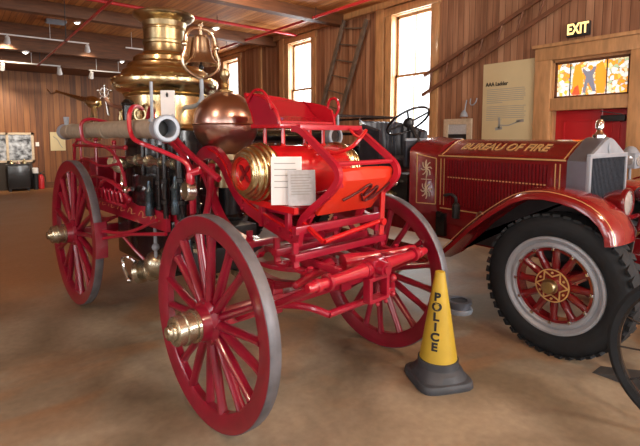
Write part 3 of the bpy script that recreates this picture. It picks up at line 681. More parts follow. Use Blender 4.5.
b = MB(); b.cyl((.42, -.26, 1.0), (.42, .22, 1.055), .014, n=10); part(b, 'step_rail', 'vermilion')
b = MB(); b.beam((.44, .195, 1.24), (.42, .205, .97), .025, .018); b.cyl((.43, .20, 1.05), (.45, .20, 1.05), .022, n=12); part(b, 'step_strap', 'vermilion')
b = MB(); b.beam((.24, -.27, 1.09), (.42, -.27, 1.0), .022, .018); part(b, 'step_strap', 'vermilion')
# boiler
bx_, by_ = -1.95, 0.
b = MB(); b.lathe([(0, .52), (.30, .52), (.36, .56), (.37, .62), (.37, 1.62), (0, 1.62)], (bx_, by_, 0), n=48); bo = part(b, 'boiler', 'black')
b = MB(); b.lathe([(.372, 1.60), (.385, 1.62), (.372, 1.645), (.362, 1.66), (.362, 1.90), (.375, 1.915), (.36, 1.93)], (bx_, by_, 0), n=48, cap=False); part(b, 'brass_jacket', 'brass', bo)
b = MB(); b.lathe([(.36, 1.92), (.42, 1.95), (.455, 1.985), (.47, 2.02), (.468, 2.045), (.44, 2.07), (.40, 2.085), (.385, 2.10), (.375, 2.13), (.345, 2.145), (.335, 2.16), (.330, 2.19), (.30, 2.205), (.285, 2.215), (.28, 2.25), (.25, 2.27), (.205, 2.28), (.195, 2.30)], (bx_, by_, 0), n=56, cap=False); dm = part(b, 'brass_dome', 'brass', bo)
b = MB()
for k in range(24):
    a = 2 * pi * k / 24; b.ball((bx_ + .455 * cos(a), .455 * sin(a), 2.055), .012, 8)
part(b, 'dome_rivets', 'brass', dm)
b = MB(); b.lathe([(.195, 2.28), (.185, 2.30), (.183, 2.37), (.192, 2.38), (.192, 2.40), (.182, 2.41), (.182, 2.50), (.19, 2.505), (.19, 2.52), (.184, 2.53), (.195, 2.57), (.235, 2.595), (.262, 2.615), (.268, 2.63), (.262, 2.645), (.235, 2.655), (.20, 2.665), (.155, 2.67), (.15, 2.60), (.15, 2.30)], (bx_, by_, 0), n=48, cap=False); part(b, 'smokestack', 'oldbrass', bo)
b = MB(); b.box((-1.03, -.42, 1.76), (.012, .10, .235), Matrix.Rotation(-.75, 3, 'Z'), bev=.004); pl = part(b, 'white_gauge_plate', 'white', bo)
b = MB(); b.lathe([(0, 0), (.006, 0), (.009, .02), (.0, .035)], (-1.02, -.43, 1.83), (0, 0, 1), 8); part(b, 'plate_mark', 'ink', pl)
b = MB(); b.cyl((-1.12, -.50, 1.55), (-1.12, -.50, 1.94), .012, n=10); part(b, 'gauge_rod', 'silver', bo)
b = MB(); b.ring((-1.645, -.12, 1.25), (1, -.3, 0), .05, .014); part(b, 'fire_door_ring', 'nickel', bo)
# bell in its yoke
B0 = V((-1.30, .0, 2.20))
b = MB(); b.lathe([(0, .115), (.045, .112), (.070, .09), (.080, .04), (.088, -.02), (.104, -.07), (.132, -.10), (.138, -.118), (.128, -.118), (.09, -.06), (.05, .05), (0, .07)], B0 + V((0, 0, .05)), n=32); bl = part(b, 'bell', 'bellmetal')
b = MB(); b.cyl(B0 + V((0, 0, .08)), B0 + V((0, 0, -.085)), .006, n=8); b.ball(B0 + V((0, 0, -.09)), .022, 10); part(b, 'clapper', 'iron', bl)
yk = []
for yy, zz in ((0, -.22), (-.08, -.19), (-.155, -.12), (-.165, -.03), (-.135, .05), (-.135, .12), (-.12, .18), (-.07, .225), (0, .235), (.07, .225), (.12, .18), (.135, .12), (.135, .05), (.165, -.03), (.155, -.12), (.08, -.19)): yk.append(B0 + V((0, yy, zz * (.82 if zz < 0 else .95))))
b = MB(); b.tube(yk, .0165, 10, 1, closed=True)
for s_ in (-1, 1): b.ball(B0 + V((0, s_ * .142, .08)), .028, 12)
b.cyl(B0 + V((0, 0, .15)), B0 + V((0, 0, .245)), .016, n=12); b.lathe([(.018, .235), (.022, .25), (.012, .27), (0, .275)], B0, n=12)
part(b, 'bell_yoke', 'yoke')
b = MB(); b.lathe([(.014, -.18), (.018, -.25), (.014, -.27), (.02, -.34), (.03, -.36), (.03, -.38), (0, -.38)], B0, n=14); b.tube([B0 + V((0, 0, -.36)), B0 + V((-.1, 0, -.40)), B0 + V((-.33, 0, -.40))], .02, 10, 1); part(b, 'bell_stand', 'silver')
# copper air chamber over the pump
A0 = (-.755, -.115, 1.635)
prof = []
for k in range(25):
    a = -pi / 2 + pi * k / 24; z = sin(a) * .235; r = cos(a) * .232
    if a < 0: r *= 1 - .10 * (-sin(a)) ** 2
    prof.append((max(r, 0), z))
b = MB(); b.lathe(prof[:-1] + [(0, .235)], A0, n=48); b.lathe([(.233, -.006), (.237, 0), (.233, .006)], A0, n=48, cap=False); ac = part(b, 'air_chamber', 'copper')
b = MB(); b.lathe([(.06, .225), (.055, .24), (.03, .25), (.018, .27), (.028, .285), (.014, .30), (.018, .315), (.034, .335), (.038, .36), (.030, .385), (.010, .395), (0, .40)], A0, n=20); part(b, 'finial', 'oldbrass', ac)
b = MB(); b.lathe([(.09, -.20), (.10, -.25), (.13, -.27), (.13, -.30), (.08, -.32), (.08, -.45), (0, -.45)], A0, n=28); part(b, 'chamber_neck', 'oldbrass', ac)
# pump and steam cylinders
for y in (-.20, .20):
    b = MB(); b.lathe([(0, .82), (.10, .82), (.12, .85), (.12, .88), (.095, .90), (.095, 1.20), (.12, 1.22), (.12, 1.26), (.07, 1.28), (0, 1.29)], (-1.22, y, 0), n=28); part(b, 'steam_cylinder', 'black')
    b = MB(); b.lathe([(0, .40), (.09, .40), (.12, .43), (.12, .47), (.09, .50), (.09, .66), (.12, .68), (.12, .72), (.05, .74), (.02, .76), (.02, .84), (0, .84)], (-1.0, y, 0), n=28); part(b, 'pump_barrel', 'nickelbrass')
b = MB(); b.box((-1.08, 0, .60), (.34, .62, .20), bev=.03); b.box((-1.15, 0, .80), (.5, .50, .10), bev=.02); part(b, 'pump_body', 'iron')
for x, y, z0, z1, r in ((-1.15, -.45, .90, 1.52, .014), (-1.02, -.46, .96, 1.50, .022), (-.80, -.45, .98, 1.52, .036), (-.88, -.42, .95, 1.50, .014), (-1.45, -.44, .96, 1.50, .018), (-.70, -.38, .96, 1.40, .018)):
    b = MB(); b.cyl((x, y, z0), (x, y, z1), r, n=14)
    for z in (z0 + .12, (z0 + z1) / 2): b.lathe([(r, -.02), (r + .014, -.014), (r + .014, .014), (r, .02)], (x, y, z), n=14)
    part(b, 'steam_pipe', 'black')
for x, y, z in ((-1.21, -.50, 1.06), (-.80, -.49, 1.12)):
    b = MB(); b.lathe([(0, -.10), (.032, -.10), (.036, -.08), (.030, -.02), (.030, .06), (.038, .08), (.02, .11), (.012, .16), (0, .16)], (x, y, z), n=16); part(b, 'lubricator', 'bluesteel')
M_ = None
b = MB(); b.cyl((-1.72, -.44, 1.36), (-.85, -.44, 1.36), .032, n=16)
for x in (-1.55, -1.35, -1.1, -.9): b.lathe([(.032, -.012), (.046, -.01), (.046, .01), (.032, .012)], (x, -.44, 1.36), (1, 0, 0), 16)
part(b, 'delivery_pipe', 'nickelbrass')
b = MB(); b.lathe([(0, -.02), (.062, -.02), (.066, 0), (.058, .02), (.03, .026), (0, .026)], (-1.80, -.50, 1.31), (.5, -.87, 0), 24); b.lathe([(.03, 0), (.03, .16), (0, .16)], (-1.80, -.50, 1.31), (-.5, .87, 0), 14); part(b, 'valve_wheel', 'nickelbrass')
b = MB(); b.tube([(-1.72, -.50, 1.28), (-1.70, -.52, 1.14), (-1.64, -.53, 1.10), (-1.56, -.52, 1.13), (-1.48, -.52, 1.14)], .017, 10, 2); b.ball((-1.60, -.52, 1.12), .035, 10); part(b, 'drain_cock', 'chrome')
b = MB(); b.lathe([(0, -.03), (.05, -.03), (.055, .0), (.04, .02), (0, .02)], (-1.95, -.5, 1.33), (.5, -.87, 0), 20); part(b, 'valve_wheel', 'oldbrass')
b = MB(); b.box((-1.42, -.40, 1.12), (.40, .14, .26), bev=.02); part(b, 'valve_chest', 'black')
b = MB(); b.box((-1.75, -.02, .68), (1.15, .66, .44), bev=.03); part(b, 'ash_pan', 'black')  # ash pan enlarged in black to darken the gap behind the rear wheel
# pressure gauge, its red pipe bracket
b = MB(); b.tube([(-.90, -.66, 1.73), (-.80, -.74, 1.745), (-.74, -.80, 1.72), (-.72, -.82, 1.65), (-.70, -.82, 1.57), (-.65, -.82, 1.53), (-.56, -.80, 1.505), (-.46, -.70, 1.45), (-.39, -.61, 1.395), (-.38, -.60, 1.33)], .014, 10, 2); part(b, 'hose_bracket', 'ironred')
b = MB(); b.lathe([(.020, -.04), (.025, -.025), (.025, .025), (.020, .04), (.017, .05), (0, .05)], (-.38, -.60, 1.30), n=14); b.cyl((-.38, -.60, 1.33), (-.33, -.56, 1.35), .022, n=12); part(b, 'bracket_socket', 'ironred')
b = MB(); gax = V((-.05, -1, .03)); b.lathe([(0, -.03), (.052, -.03), (.06, -.022), (.06, .022), (.052, .03), (.048, .022), (0, .022)], (-.40, -.60, 1.225), gax, 28); pg = part(b, 'pressure_gauge', 'nickel')
b = MB(); b.lathe([(0, .0235), (.044, .0235), (.044, .025), (0, .025)], (-.40, -.60, 1.225), -gax, 24); b.lathe([(0, .0235), (.044, .0235), (.044, .025), (0, .025)], (-.40, -.60, 1.225), gax, 24); part(b, 'gauge_dial', 'dial', pg)
b = MB(); b.tube([(-1.72, -.60, 1.66), (-1.69, -.74, 1.69), (-1.67, -.82, 1.66), (-1.66, -.82, 1.56), (-1.66, -.80, 1.50), (-1.66, -.62, 1.47), (-1.66, -.52, 1.30), (-1.66, -.49, 1.0)], .013, 8, 2); part(b, 'hose_bracket', 'crimson')
# tan suction hose on the near side, dark one on the far side
b = MB(); b.tube([(-2.38, -.735, 1.59), (-1.6, -.735, 1.60), (-.48, -.735, 1.595)], .059, 24)
for x in (-2.2, -1.35):
    b.lathe([(.059, -.02), (.063, -.018), (.063, .018), (.059, .02)], (x, -.735, 1.595), (1, 0, 0), 24)
sh = part(b, 'suction_hose', 'hose', lab='tan canvas suction hose along the near side')
b = MB(); b.lathe([(.060, -.09), (.066, -.085), (.066, -.03), (.074, -.025), (.079, -.015), (.079, .012), (.072, .018), (.054, .018), (.050, .0), (.050, -.09)], (-.39, -.735, 1.595), (1, 0, 0), 32, closed=True); 
for a in (.9, 2.6, 4.4): b.cyl((-.42, -.735 + .06 * cos(a), 1.595 + .06 * sin(a)), (-.42, -.735 + .098 * cos(a), 1.595 + .098 * sin(a)), .012, n=8)
part(b, 'hose_coupling', 'silver', sh)
b = MB(); b.lathe([(0, .006), (.049, .006), (.049, .0), (0, 0)], (-.477, -.735, 1.595), (1, 0, 0), 24); part(b, 'hose_bore', 'ink', sh)  # black disc standing in for the dark hollow of the hose
b = MB(); b.lathe([(0, -.05), (.06, -.05), (.070, -.04), (.070, 0), (.058, .02), (.058, .03)], (-2.38, -.735, 1.59), (1, 0, 0), 24); b.cyl((-2.37, -.735, 1.64), (-2.37, -.735, 1.72), .016, .024, 10); part(b, 'rear_coupling', 'silver', sh)
b = MB(); b.tube([(-2.5, .60, 1.55), (-.36, .60, 1.55)], .06, 20); h2 = part(b, 'suction_hose', 'black', lab='black suction hose along the far side')
b = MB(); b.lathe([(.060, -.06), (.068, -.05), (.075, -.02), (.075, .012), (.068, .018), (.054, .018), (.050, 0), (.050, -.06)], (-.36, .60, 1.55), (1, 0, 0), 32, closed=True); part(b, 'hose_coupling', 'silver', h2)
# red rods rising from the frame to the hose and the boiler
for pts, r in (([(-.78, -.58, 1.66), (-.60, -.56, 1.50), (-.22, -.50, 1.30)], .020), ([(-.92, -.50, 1.55), (-.70, -.48, 1.44), (-.60, -.47, 1.30), (-.62, -.46, 1.05)], .022),
               ([(-.86, -.55, 1.60), (-.80, -.56, 1.50), (-.74, -.56, 1.54), (-.72, -.55, 1.62)], .013), ([(-.40, -.44, 1.38), (-.44, -.44, 1.15), (-.52, -.44, .97)], .022)):
    b = MB(); b.tube(pts, r, 10, 2); part(b, 'stay_rod', 'crimson')
for pts, r in (([(-2.95, -.52, 1.46), (-1.60, -.52, 1.46)], .014), ([(-2.75, -.52, .98), (-2.75, -.52, 1.52)], .013), ([(-2.30, -.52, .98), (-2.30, -.52, 1.52)], .013), ([(-1.9, -.50, .98), (-1.9, -.50, 1.50)], .013), ([(-2.6, -.54, 1.15), (-2.2, -.54, 1.2), (-1.7, -.54, 1.15)], .012),
               ([(-2.9, -.54, 1.30), (-2.5, -.54, 1.34), (-2.1, -.54, 1.28), (-1.7, -.54, 1.33)], .012), ([(-3.05, -.50, .92), (-3.05, -.50, 1.45), (-2.9, -.50, 1.52)], .014), ([(-2.2, -.55, 1.05), (-1.95, -.58, 1.20), (-1.7, -.56, 1.16), (-1.55, -.52, 1.05)], .016)):
    b = MB(); b.tube(pts, r, 8, 1 if len(pts) > 2 else 0)
    for p in (pts[0], pts[-1]): b.ball(p, r * 1.6, 8)
    part(b, 'hand_rail', 'crimson')
b = MB(); b.prism([(-2.80, -.47, .86), (-1.0, -.47, .86), (-1.0, -.47, .98), (-1.25, -.47, 1.02), (-1.5, -.47, 1.0), (-1.9, -.47, 1.06), (-2.2, -.47, 1.03), (-2.8, -.47, 1.08)], (0, .03, 0)); sk = part(b, 'side_plate', 'crimson')
b = MB()
for k in range(7):
    x = -2.65 + .23 * k; b.tube([(x, -.472, .92), (x + .05, -.472, .97), (x + .10, -.472, .95), (x + .07, -.472, .91), (x + .16, -.472, .93)], .003, 6, 2)
part(b, 'side_scrollwork', 'gold', sk)
b = MB(); b.box((-2.98, 0, .90), (.62, 1.0, .04), bev=.008); part(b, 'rear_platform', 'crimson')
b = MB(); b.box((-2.85, 0, 1.13), (.30, .92, .42), bev=.02); part(b, 'fuel_bunker', 'crimson')
for y in (-.44, .44):
    b = MB()
    for k in range(4):
        h = .46 - .09 * k; z = .76 - .014 * k
        b.flat([(-2.483 - h, y, z + .09 - .012 * k), (-2.483, y, z), (-2.483 + h, y, z + .09 - .012 * k)], .05, .012, (0, 1, 0), smooth=2)
    b.box((-2.483, y, .70), (.09, .075, .12), bev=.008); part(b, 'leaf_spring', 'crimson')
# more pump-side fittings seen behind the rear wheel
b = MB()
for k in range(6):
    x = -2.12 + .09 * k; b.tube([(x, -.56, 1.00), (x + .02, -.58, 1.08 + .02 * (k % 2)), (x + .06, -.57, 1.12), (x + .08, -.56, 1.03)], .010, 8, 1)
b.cyl((-2.15, -.56, 1.0), (-1.55, -.56, 1.0), .016, n=10); part(b, 'lever_linkage', 'crimson')
# brake shoe and rods
b = MB(); ri = []
for k in range(9):
    a = R(-9) + R(24) * k / 8; p = V((-2.483, 0, .666)); ci, ca = cos(a), sin(a)
    ri.append([p + V((ci * .674, -.72, ca * .674)), p + V((ci * .674, -.625, ca * .674)), p + V((ci * .715, -.625, ca * .715)), p + V((ci * .715, -.72, ca * .715))])
b.loft(ri); bk = part(b, 'brake_shoe', 'wheelred')
b = MB(); b.tube([(-1.77, -.66, .72), (-1.4, -.58, .80), (-.95, -.50, .86)], .014, 8); b.tube([(-1.77, -.66, .78), (-1.5, -.60, .79), (-1.3, -.56, .85), (-1.05, -.52, .95)], .014, 8, 2); b.tube([(-1.52, -.60, .78), (-1.42, -.55, .68), (-1.35, -.50, .60)], .012, 8); part(b, 'brake_rod', 'crimson', bk)
# suction inlet valve low between the wheels
b = MB(); q = V((-1.38, -.42, .50))
b.lathe([(0, -.14), (.06, -.14), (.075, -.12), (.075, -.09), (.055, -.08), (.06, -.04), (.09, -.03), (.095, .02), (.075, .05), (.065, .08), (.09, .09), (.09, .13), (.05, .16), (0, .16)], q, (-.75, -.60, -.25), 24)
b.ball(q + V((.05, .02, .05)), .11, 14); b.cyl(q + V((.05, 0, .05)), q + V((.10, .10, .16)), .05, n=14); iv = part(b, 'suction_inlet', 'nickelbrass')
b = MB(); b.tube([q + V((-.10, -.10, .06)), q + V((-.16, -.14, .10)), q + V((-.22, -.16, .08)), q + V((-.20, -.15, -.02)), q + V((-.16, -.13, -.10))], .013, 8, 2); b.ball(q + V((-.16, -.13, -.10)), .024, 10); part(b, 'valve_handle', 'chrome', iv)
b = MB(); b.cyl(q + V((.11, -.02, .10)), q + V((.11, -.02, .42)), .013, n=10); b.tube([q + V((.11, -.02, .40)), q + V((.115, -.02, .44)), q + V((.14, -.02, .46))], .011, 8, 1); b.ball(q + V((.11, -.02, .20)), .03, 10); part(b, 'valve_stem', 'silver', iv)
b = MB(); b.cyl((-.62, -.50, .98), (-.62, -.50, .90), .035, n=12); b.cyl((-.62, -.50, .90), (-.60, -.50, .74), .026, n=12); part(b, 'drain_cup', 'bluesteel')
# brass branch pipe and hand wheel above the hose
b = MB(); b.lathe([(.012, 0), (.016, .01), (.011, .03), (.014, .25), (.024, .55), (.030, .62), (.045, .66), (.055, .72), (.05, .78), (.03, .83), (0, .84)], (-2.95, -.66, 1.99), (.87, .14, -.17), 16); bp_ = part(b, 'branch_pipe', 'brass')
for dx in (-.12, .16):
    b = MB(); b.cyl((-2.22, -.55, 1.83), (-2.22 + dx, -.56, 1.52), .018, .013, 10); part(b, 'branch_leg', 'oldbrass', bp_)
b = MB(); b.tube([(-2.95, -.66, 1.99), (-3.02, -.67, 1.97), (-3.10, -.68, 1.98), (-3.16, -.69, 2.02)], .008, 6, 1); part(b, 'chain', 'nickel', bp_)
hc = V((-2.08, -.50, 1.93)); b = MB(); b.cyl(hc, hc + V((.02, .02, -.2)), .013, n=10)
for k in range(5):
    a = 2 * pi * k / 5 + .3; p = hc + V((.06 * cos(a) * .7, .06 * cos(a) * .7, .06 * sin(a))); b.cyl(hc, p, .009, n=8); b.ball(p, .015, 8)
b.ring(hc, (.7, -.7, 0), .038, .008, 20, 6); part(b, 'relief_valve_wheel', 'nickel')
b = MB(); b.tube([(-2.06, -.50, 1.88), (-2.02, -.48, 1.82), (-1.95, -.44, 1.80), (-1.85, -.38, 1.80)], .016, 8, 2); part(b, 'relief_pipe', 'copper')
b = MB(); b.cyl((-1.72, -.44, 1.60), (-1.72, -.44, 1.80), .045, n=16); b.lathe([(.05, 1.80), (.055, 1.82), (.03, 1.85), (0, 1.86)], (-1.72, -.44, 0), n=16); part(b, 'steam_dome', 'black')
b = MB(); b.ring((-1.42, -.46, 1.72), (.6, -.8, 0), .045, .011, 24, 6); b.cyl((-1.42, -.46, 1.66), (-1.42, -.44, 1.56), .014, n=8); part(b, 'safety_ring', 'oldbrass')
b = MB(); b.tube([(-1.30, -.46, 1.60), (-1.28, -.46, 1.74), (-1.20, -.46, 1.78), (-1.18, -.46, 1.62)], .014, 8, 1); part(b, 'whistle_pipe', 'crimson')
for k in range(6):
    x = -2.0 + .14 * k; b = MB(); b.lathe([(.016, 0), (.022, .03), (.012, .06), (.018, .09), (0, .11)], (x, -.40 - .01 * (k % 2), 1.68 + .02 * (k % 3)), n=12); part(b, 'try_cock', 'oldbrass')

# ============================================================= MOTOR FIRE TRUCK (world axes: front towards -y)
TO = V((3.95, 3.2, 0)); TR = empty('motor_fire_truck', TO, 0, 'antique maroon motor fire truck with gold lettering on its hood', 'fire truck')
def tp(b, n, m, p=None, lab=None):
    o = b.build(n, m, p or TR, TO)
    if lab: o['label'] = lab
    return o
xm = 3.95
def mirror(pts): return [(2 * xm - x, z) for x, z in pts[::-1]]
half = [(3.60, .82), (3.60, 1.355), (3.612, 1.375), (3.66, 1.40), (3.76, 1.458), (3.86, 1.502), (3.95, 1.522)]
sec = half + mirror(half)[1:]
b = MB(); b.loft([[(x, y, z) for x, z in sec] for y in (1.545, 2.74)]); hood = tp(b, 'hood', 'truckred')
b = MB(); b.flat([(3.598, 1.56, 1.368), (3.598, 2.73, 1.368)], .006, .012, (1, 0, 0)); b.flat([(3.598, 1.70, 1.17), (3.598, 2.62, 1.17)], .006, .010, (1, 0, 0)); b.flat([(3.598, 1.60, .87), (3.598, 2.70, .87)], .006, .010, (1, 0, 0))
for y in (1.60, 1.635, 2.66, 2.70): b.flat([(3.598, y, .90), (3.598, y, 1.34)], .006, .007, (1, 0, 0))
def roof(x): 
    for (x0, z0), (x1, z1) in zip(half[1:], half[2:]):
        if x0 <= x <= x1: return z0 + (z1 - z0) * (x - x0) / (x1 - x0)
for y in (1.58, 2.70):
    b.flat([(x, y, roof(x) + .002) for x in (3.613, 3.66, 3.76, 3.86, 3.95)], .008, .004, (0, 1, 0))
tp(b, 'gold_pinstripe', 'gold', hood)
b = MB(); b.box((3.599, 2.165, 1.12), (.006, .98, .44))
for k in range(33):
    y = 1.69 + .029 * k; b.prism([(3.600, y, 1.335), (3.600, y + .020, 1.335), (3.588, y + .003, 1.325), (3.588, y, 1.325)][::-1], (0, 0, -.42))
tp(b, 'louvre_panel', 'truckred', hood)
sl = V((.10, 0, .058)).normalized()
text('BUREAU OF FIRE', .155, .002, 'gold', 'hood_lettering', hood, basis((0, -1, 0), sl, V((3.745, 2.16, 1.455)) - TO), .12, .70, .003)
# cowl
def cw(w, z1, zt, y): 
    h = [(xm - w, .80), (xm - w, z1), (xm - w + .02, z1 + .04), (xm - w * .75, z1 + (zt - z1) * .62), (xm - w * .4, zt - .025), (xm, zt)]
    return [(x, y, z) for x, z in h + mirror(h)[1:]]
b = MB(); b.loft([cw(.352, 1.36, 1.525, 2.74), cw(.375, 1.365, 1.53, 2.84), cw(.42, 1.385, 1.545, 2.93), cw(.45, 1.40, 1.55, 3.0)]); co = tp(b, 'cowl', 'truckred')
def cs(y, z):   # near side surface of the cowl
    w = .352 + (.43 - .352) * (y - 2.74) / .22; return (xm - w - .004, y, z)
b = MB()
b.flat([cs(2.75, .90), cs(2.75, 1.34)], .006, .008, (1, 0, 0)); b.flat([cs(2.93, .90), cs(2.93, 1.38)], .006, .008, (1, 0, 0)); b.flat([cs(2.75, 1.34), cs(2.93, 1.38)], .006, .008, (1, 0, 0)); b.flat([cs(2.75, .90), cs(2.93, .90)], .006, .008, (1, 0, 0))
tp(b, 'gold_pinstripe', 'gold', co)
b = MB()
for zc in (1.24, 1.03):
    for k in range(8):
        a = k * pi / 4 + pi / 8; y, z = 2.84, zc; b.flat([cs(y, z), cs(y + cos(a) * .035, z + sin(a) * .05), cs(y + cos(a + .4) * .05, z + sin(a + .4) * .085)], .004, .010, (1, 0, 0), smooth=1)
b.flat([cs(2.84, .98), cs(2.84, 1.32)], .004, .006, (1, 0, 0)); b.flat([cs(2.79, 1.135), cs(2.89, 1.135)], .004, .006, (1, 0, 0))
tp(b, 'cowl_ornament', 'cream', co)
# radiator
pk = [(3.585, .72), (3.585, 1.365), (3.62, 1.40), (3.75, 1.47), (3.88, 1.535), (3.95, 1.545)]; pks = pk + mirror(pk)[1:]
b = MB(); b.loft([[(x, y, z) for x, z in pks] for y in (1.545, 1.41)])
def inset(f): return [(xm + (x - xm) * f, z) for x, z in pks]
rs = tp(b, 'radiator_shell', 'radshell')
b = MB()
b.box((xm, 1.398, 1.405), (.72, .03, .035), bev=.01)
for x in (3.602, 4.298): b.box((x, 1.398, 1.07), (.034, .03, .66), bev=.01)
b.prism([(3.60, 1.412, 1.40), (4.30, 1.412, 1.40), (4.02, 1.412, 1.525), (3.95, 1.412, 1.54), (3.88, 1.412, 1.525)], (0, -.022, 0)); tp(b, 'radiator_frame', 'silver', rs)
b = MB(); b.box((xm, 1.402, 1.06), (.66, .014, .66))
for k in range(26): b.box((3.635 + .0252 * k, 1.393, 1.06), (.006, .006, .66))
tp(b, 'radiator_core', 'core', rs)
b = MB(); b.lathe([(.035, .0), (.045, .004), (.035, .008), (0, .008)], (xm, 1.389, 1.46), (0, -1, 0), 20); tp(b, 'radiator_badge', 'silver', rs)
b = MB(); b.lathe([(.05, 1.53), (.05, 1.56), (.03, 1.575), (.018, 1.60), (.03, 1.615), (.03, 1.66), (.018, 1.68), (0, 1.685)], (xm, 1.47, 0), n=16); tp(b, 'radiator_cap', 'chrome', rs)
# chassis
for x in (3.66, 4.24):
    b = MB(); b.box((x, 4.2, .66), (.07, 6.6, .15), bev=.01); b.flat([(x, .95, .66), (x, .80, .64), (x, .72, .56)], .07, .07, (1, 0, 0), smooth=1); tp(b, 'chassis_rail', 'truckred')
b = MB(); b.box((3.60, 2.35, .78), (.03, 1.5, .10), bev=.006); b.box((3.62, 2.5, .66), (.05, 1.2, .16), bev=.006); tp(b, 'side_sill', 'truckred')
b = MB(); b.cyl((3.60, .80, .62), (4.30, .80, .62), .025, n=14); b.cyl((xm, .80, .62), (xm, .66, .60), .02, n=12); b.tube([(xm, .68, .60), (xm, .64, .60), (xm + .0, .62, .48), (xm - .12, .60, .48)], .014, 8, 1); tp(b, 'crank_tube', 'silver')
b = MB(); b.box((3.95, 1.45, .50), (1.30, .08, .09), bev=.02); tp(b, 'front_axle', 'truckred')
for x in (3.66, 4.24):
    b = MB()
    for k in range(4): b.flat([(x, 1.45 - .5 + .1 * k, .60 - .014 * k), (x, 1.45, .565 - .014 * k), (x, 1.45 + .5 - .1 * k, .60 - .014 * k)], .06, .012, (1, 0, 0), smooth=1)
    tp(b, 'leaf_spring', 'iron')
# controls below the hood
b = MB(); b.lathe([(.0, 0), (.035, 0), (.035, .12), (.02, .14), (0, .14)], (3.57, 2.50, .80), (0, 0, 1), 14); b.tube([(3.57, 2.50, .92), (3.56, 2.50, 1.0), (3.55, 2.55, 1.02), (3.55, 2.62, 1.0)], .014, 8, 1); tp(b, 'side_valve', 'iron')
b = MB(); b.tube([(3.55, 2.25, .74), (3.55, 2.27, .86), (3.55, 2.22, .90), (3.55, 2.19, .84)], .016, 8, 2); b.ball((3.55, 2.26, .80), .03, 10); tp(b, 'side_cock', 'chrome')
b = MB(); b.box((3.57, 2.66, .72), (.05, .10, .22), bev=.01); b.cyl((3.55, 2.66, .82), (3.52, 2.66, .82), .03, n=12); tp(b, 'side_fitting', 'black')
# wheels
def truck_wheel():
    b = MB(); b.lathe([(.335, .03), (.36, .008), (.42, .0), (.465, .012), (.495, .035), (.505, .07), (.508, .11), (.505, .15), (.495, .185), (.465, .208), (.42, .22), (.36, .212), (.335, .19)], (0, 0, 0), (1, 0, 0), 72, closed=True)
    for k in range(44):
        a = 2 * pi * k / 44; rot = Matrix.Rotation(-a, 3, 'X')
        for s_, x in ((1, .045), (-1, .175)):
            b.box(rot @ V((x, 0, .497)), (.075, .046, .018), rot @ Matrix.Rotation(s_ * .35, 3, 'Z'))
    t = b.build('wheel', 'rubber', TR)
    b = MB(); b.lathe([(.265, .03), (.27, .012), (.28, .006), (.30, .010), (.305, .020), (.315, .012), (.33, .002), (.345, .004), (.348, .02), (.338, .05), (.338, .17), (.29, .17), (.285, .06)], (0, 0, 0), (1, 0, 0), 64, closed=True); rm = b.build('rim', 'silver', t)
    b = MB(); b.lathe([(.245, .03), (.285, .028), (.285, .12), (.245, .12)], (0, 0, 0), (1, 0, 0), 56, closed=True); b.build('felloe', 'truckred', t)
    b = MB(); rings = []
    for r, a, c in ((.10, .024, .026), (.15, .030, .028), (.21, .024, .026), (.25, .032, .026)): rings.append([(sin(2 * pi * k / 10) * c, cos(2 * pi * k / 10) * a, r) for k in range(10)])
    b.loft(rings); s0 = b.build('spoke', 'truckred', t); s0.location.x = .065
    for k in range(1, 12):
        s = s0.copy(); COL.objects.link(s); s.parent = t; s.rotation_euler = (2 * pi * k / 12, 0, 0)
    b = MB(); b.box((.012, 0, .262), (.02, .022, .022), bev=.004); s0 = b.build('rim_lug', 'chrome', t)
    for k in range(1, 12):
        s = s0.copy(); COL.objects.link(s); s.parent = t; s.rotation_euler = (2 * pi * k / 12, 0, 0)
    s0 = None
    b = MB(); b.lathe([(0, .12), (.118, .12), (.118, .03), (.11, .018), (.065, .018), (.05, .0), (.05, -.03), (0, -.03)], (0, 0, 0), (1, 0, 0), 36); hb = b.build('hub', 'truckred', t)
    b = MB(); b.lathe([(.110, .014), (.118, .014), (.118, .022), (.110, .022)], (0, 0, 0), (1, 0, 0), 36, closed=True)
    for k in range(6):
        a = 2 * pi * k / 6; c = 2 * pi * (k + 1) / 6; m_ = (a + c) / 2
        b.flat([(.014, cos(a) * .108, sin(a) * .108), (.013, cos(m_) * .064, sin(m_) * .064), (.014, cos(c) * .108, sin(c) * .108)], .004, .010, (1, 0, 0))
        b.cyl((.008, cos(m_) * .092, sin(m_) * .092), (.02, cos(m_) * .092, sin(m_) * .092), .008, n=8)
    b.build('gold_star', 'gold', t)
    b = MB(); b.lathe([(0, .0), (.048, .0), (.054, -.01), (.048, -.045), (.04, -.055), (0, -.058)], (0, 0, 0), (1, 0, 0), 20); b.build('hub_cap', 'oldbrass', t)
    return t
w1 = truck_wheel(); w1.location = V((3.20, 1.45, .508)) - TO
w2 = copy_tree(w1, TR); w2.location = V((4.70, 1.45, .508)) - TO; w2.rotation_euler.z = pi
w3 = copy_tree(w1, TR); w3.location = V((3.22, 6.1, .508)) - TO; w4 = copy_tree(w1, TR); w4.location = V((4.68, 6.1, .508)) - TO; w4.rotation_euler.z = pi
b = MB(); b.box((3.95, 6.1, .50), (1.3, .12, .12), bev=.02); tp(b, 'rear_axle', 'truckred')
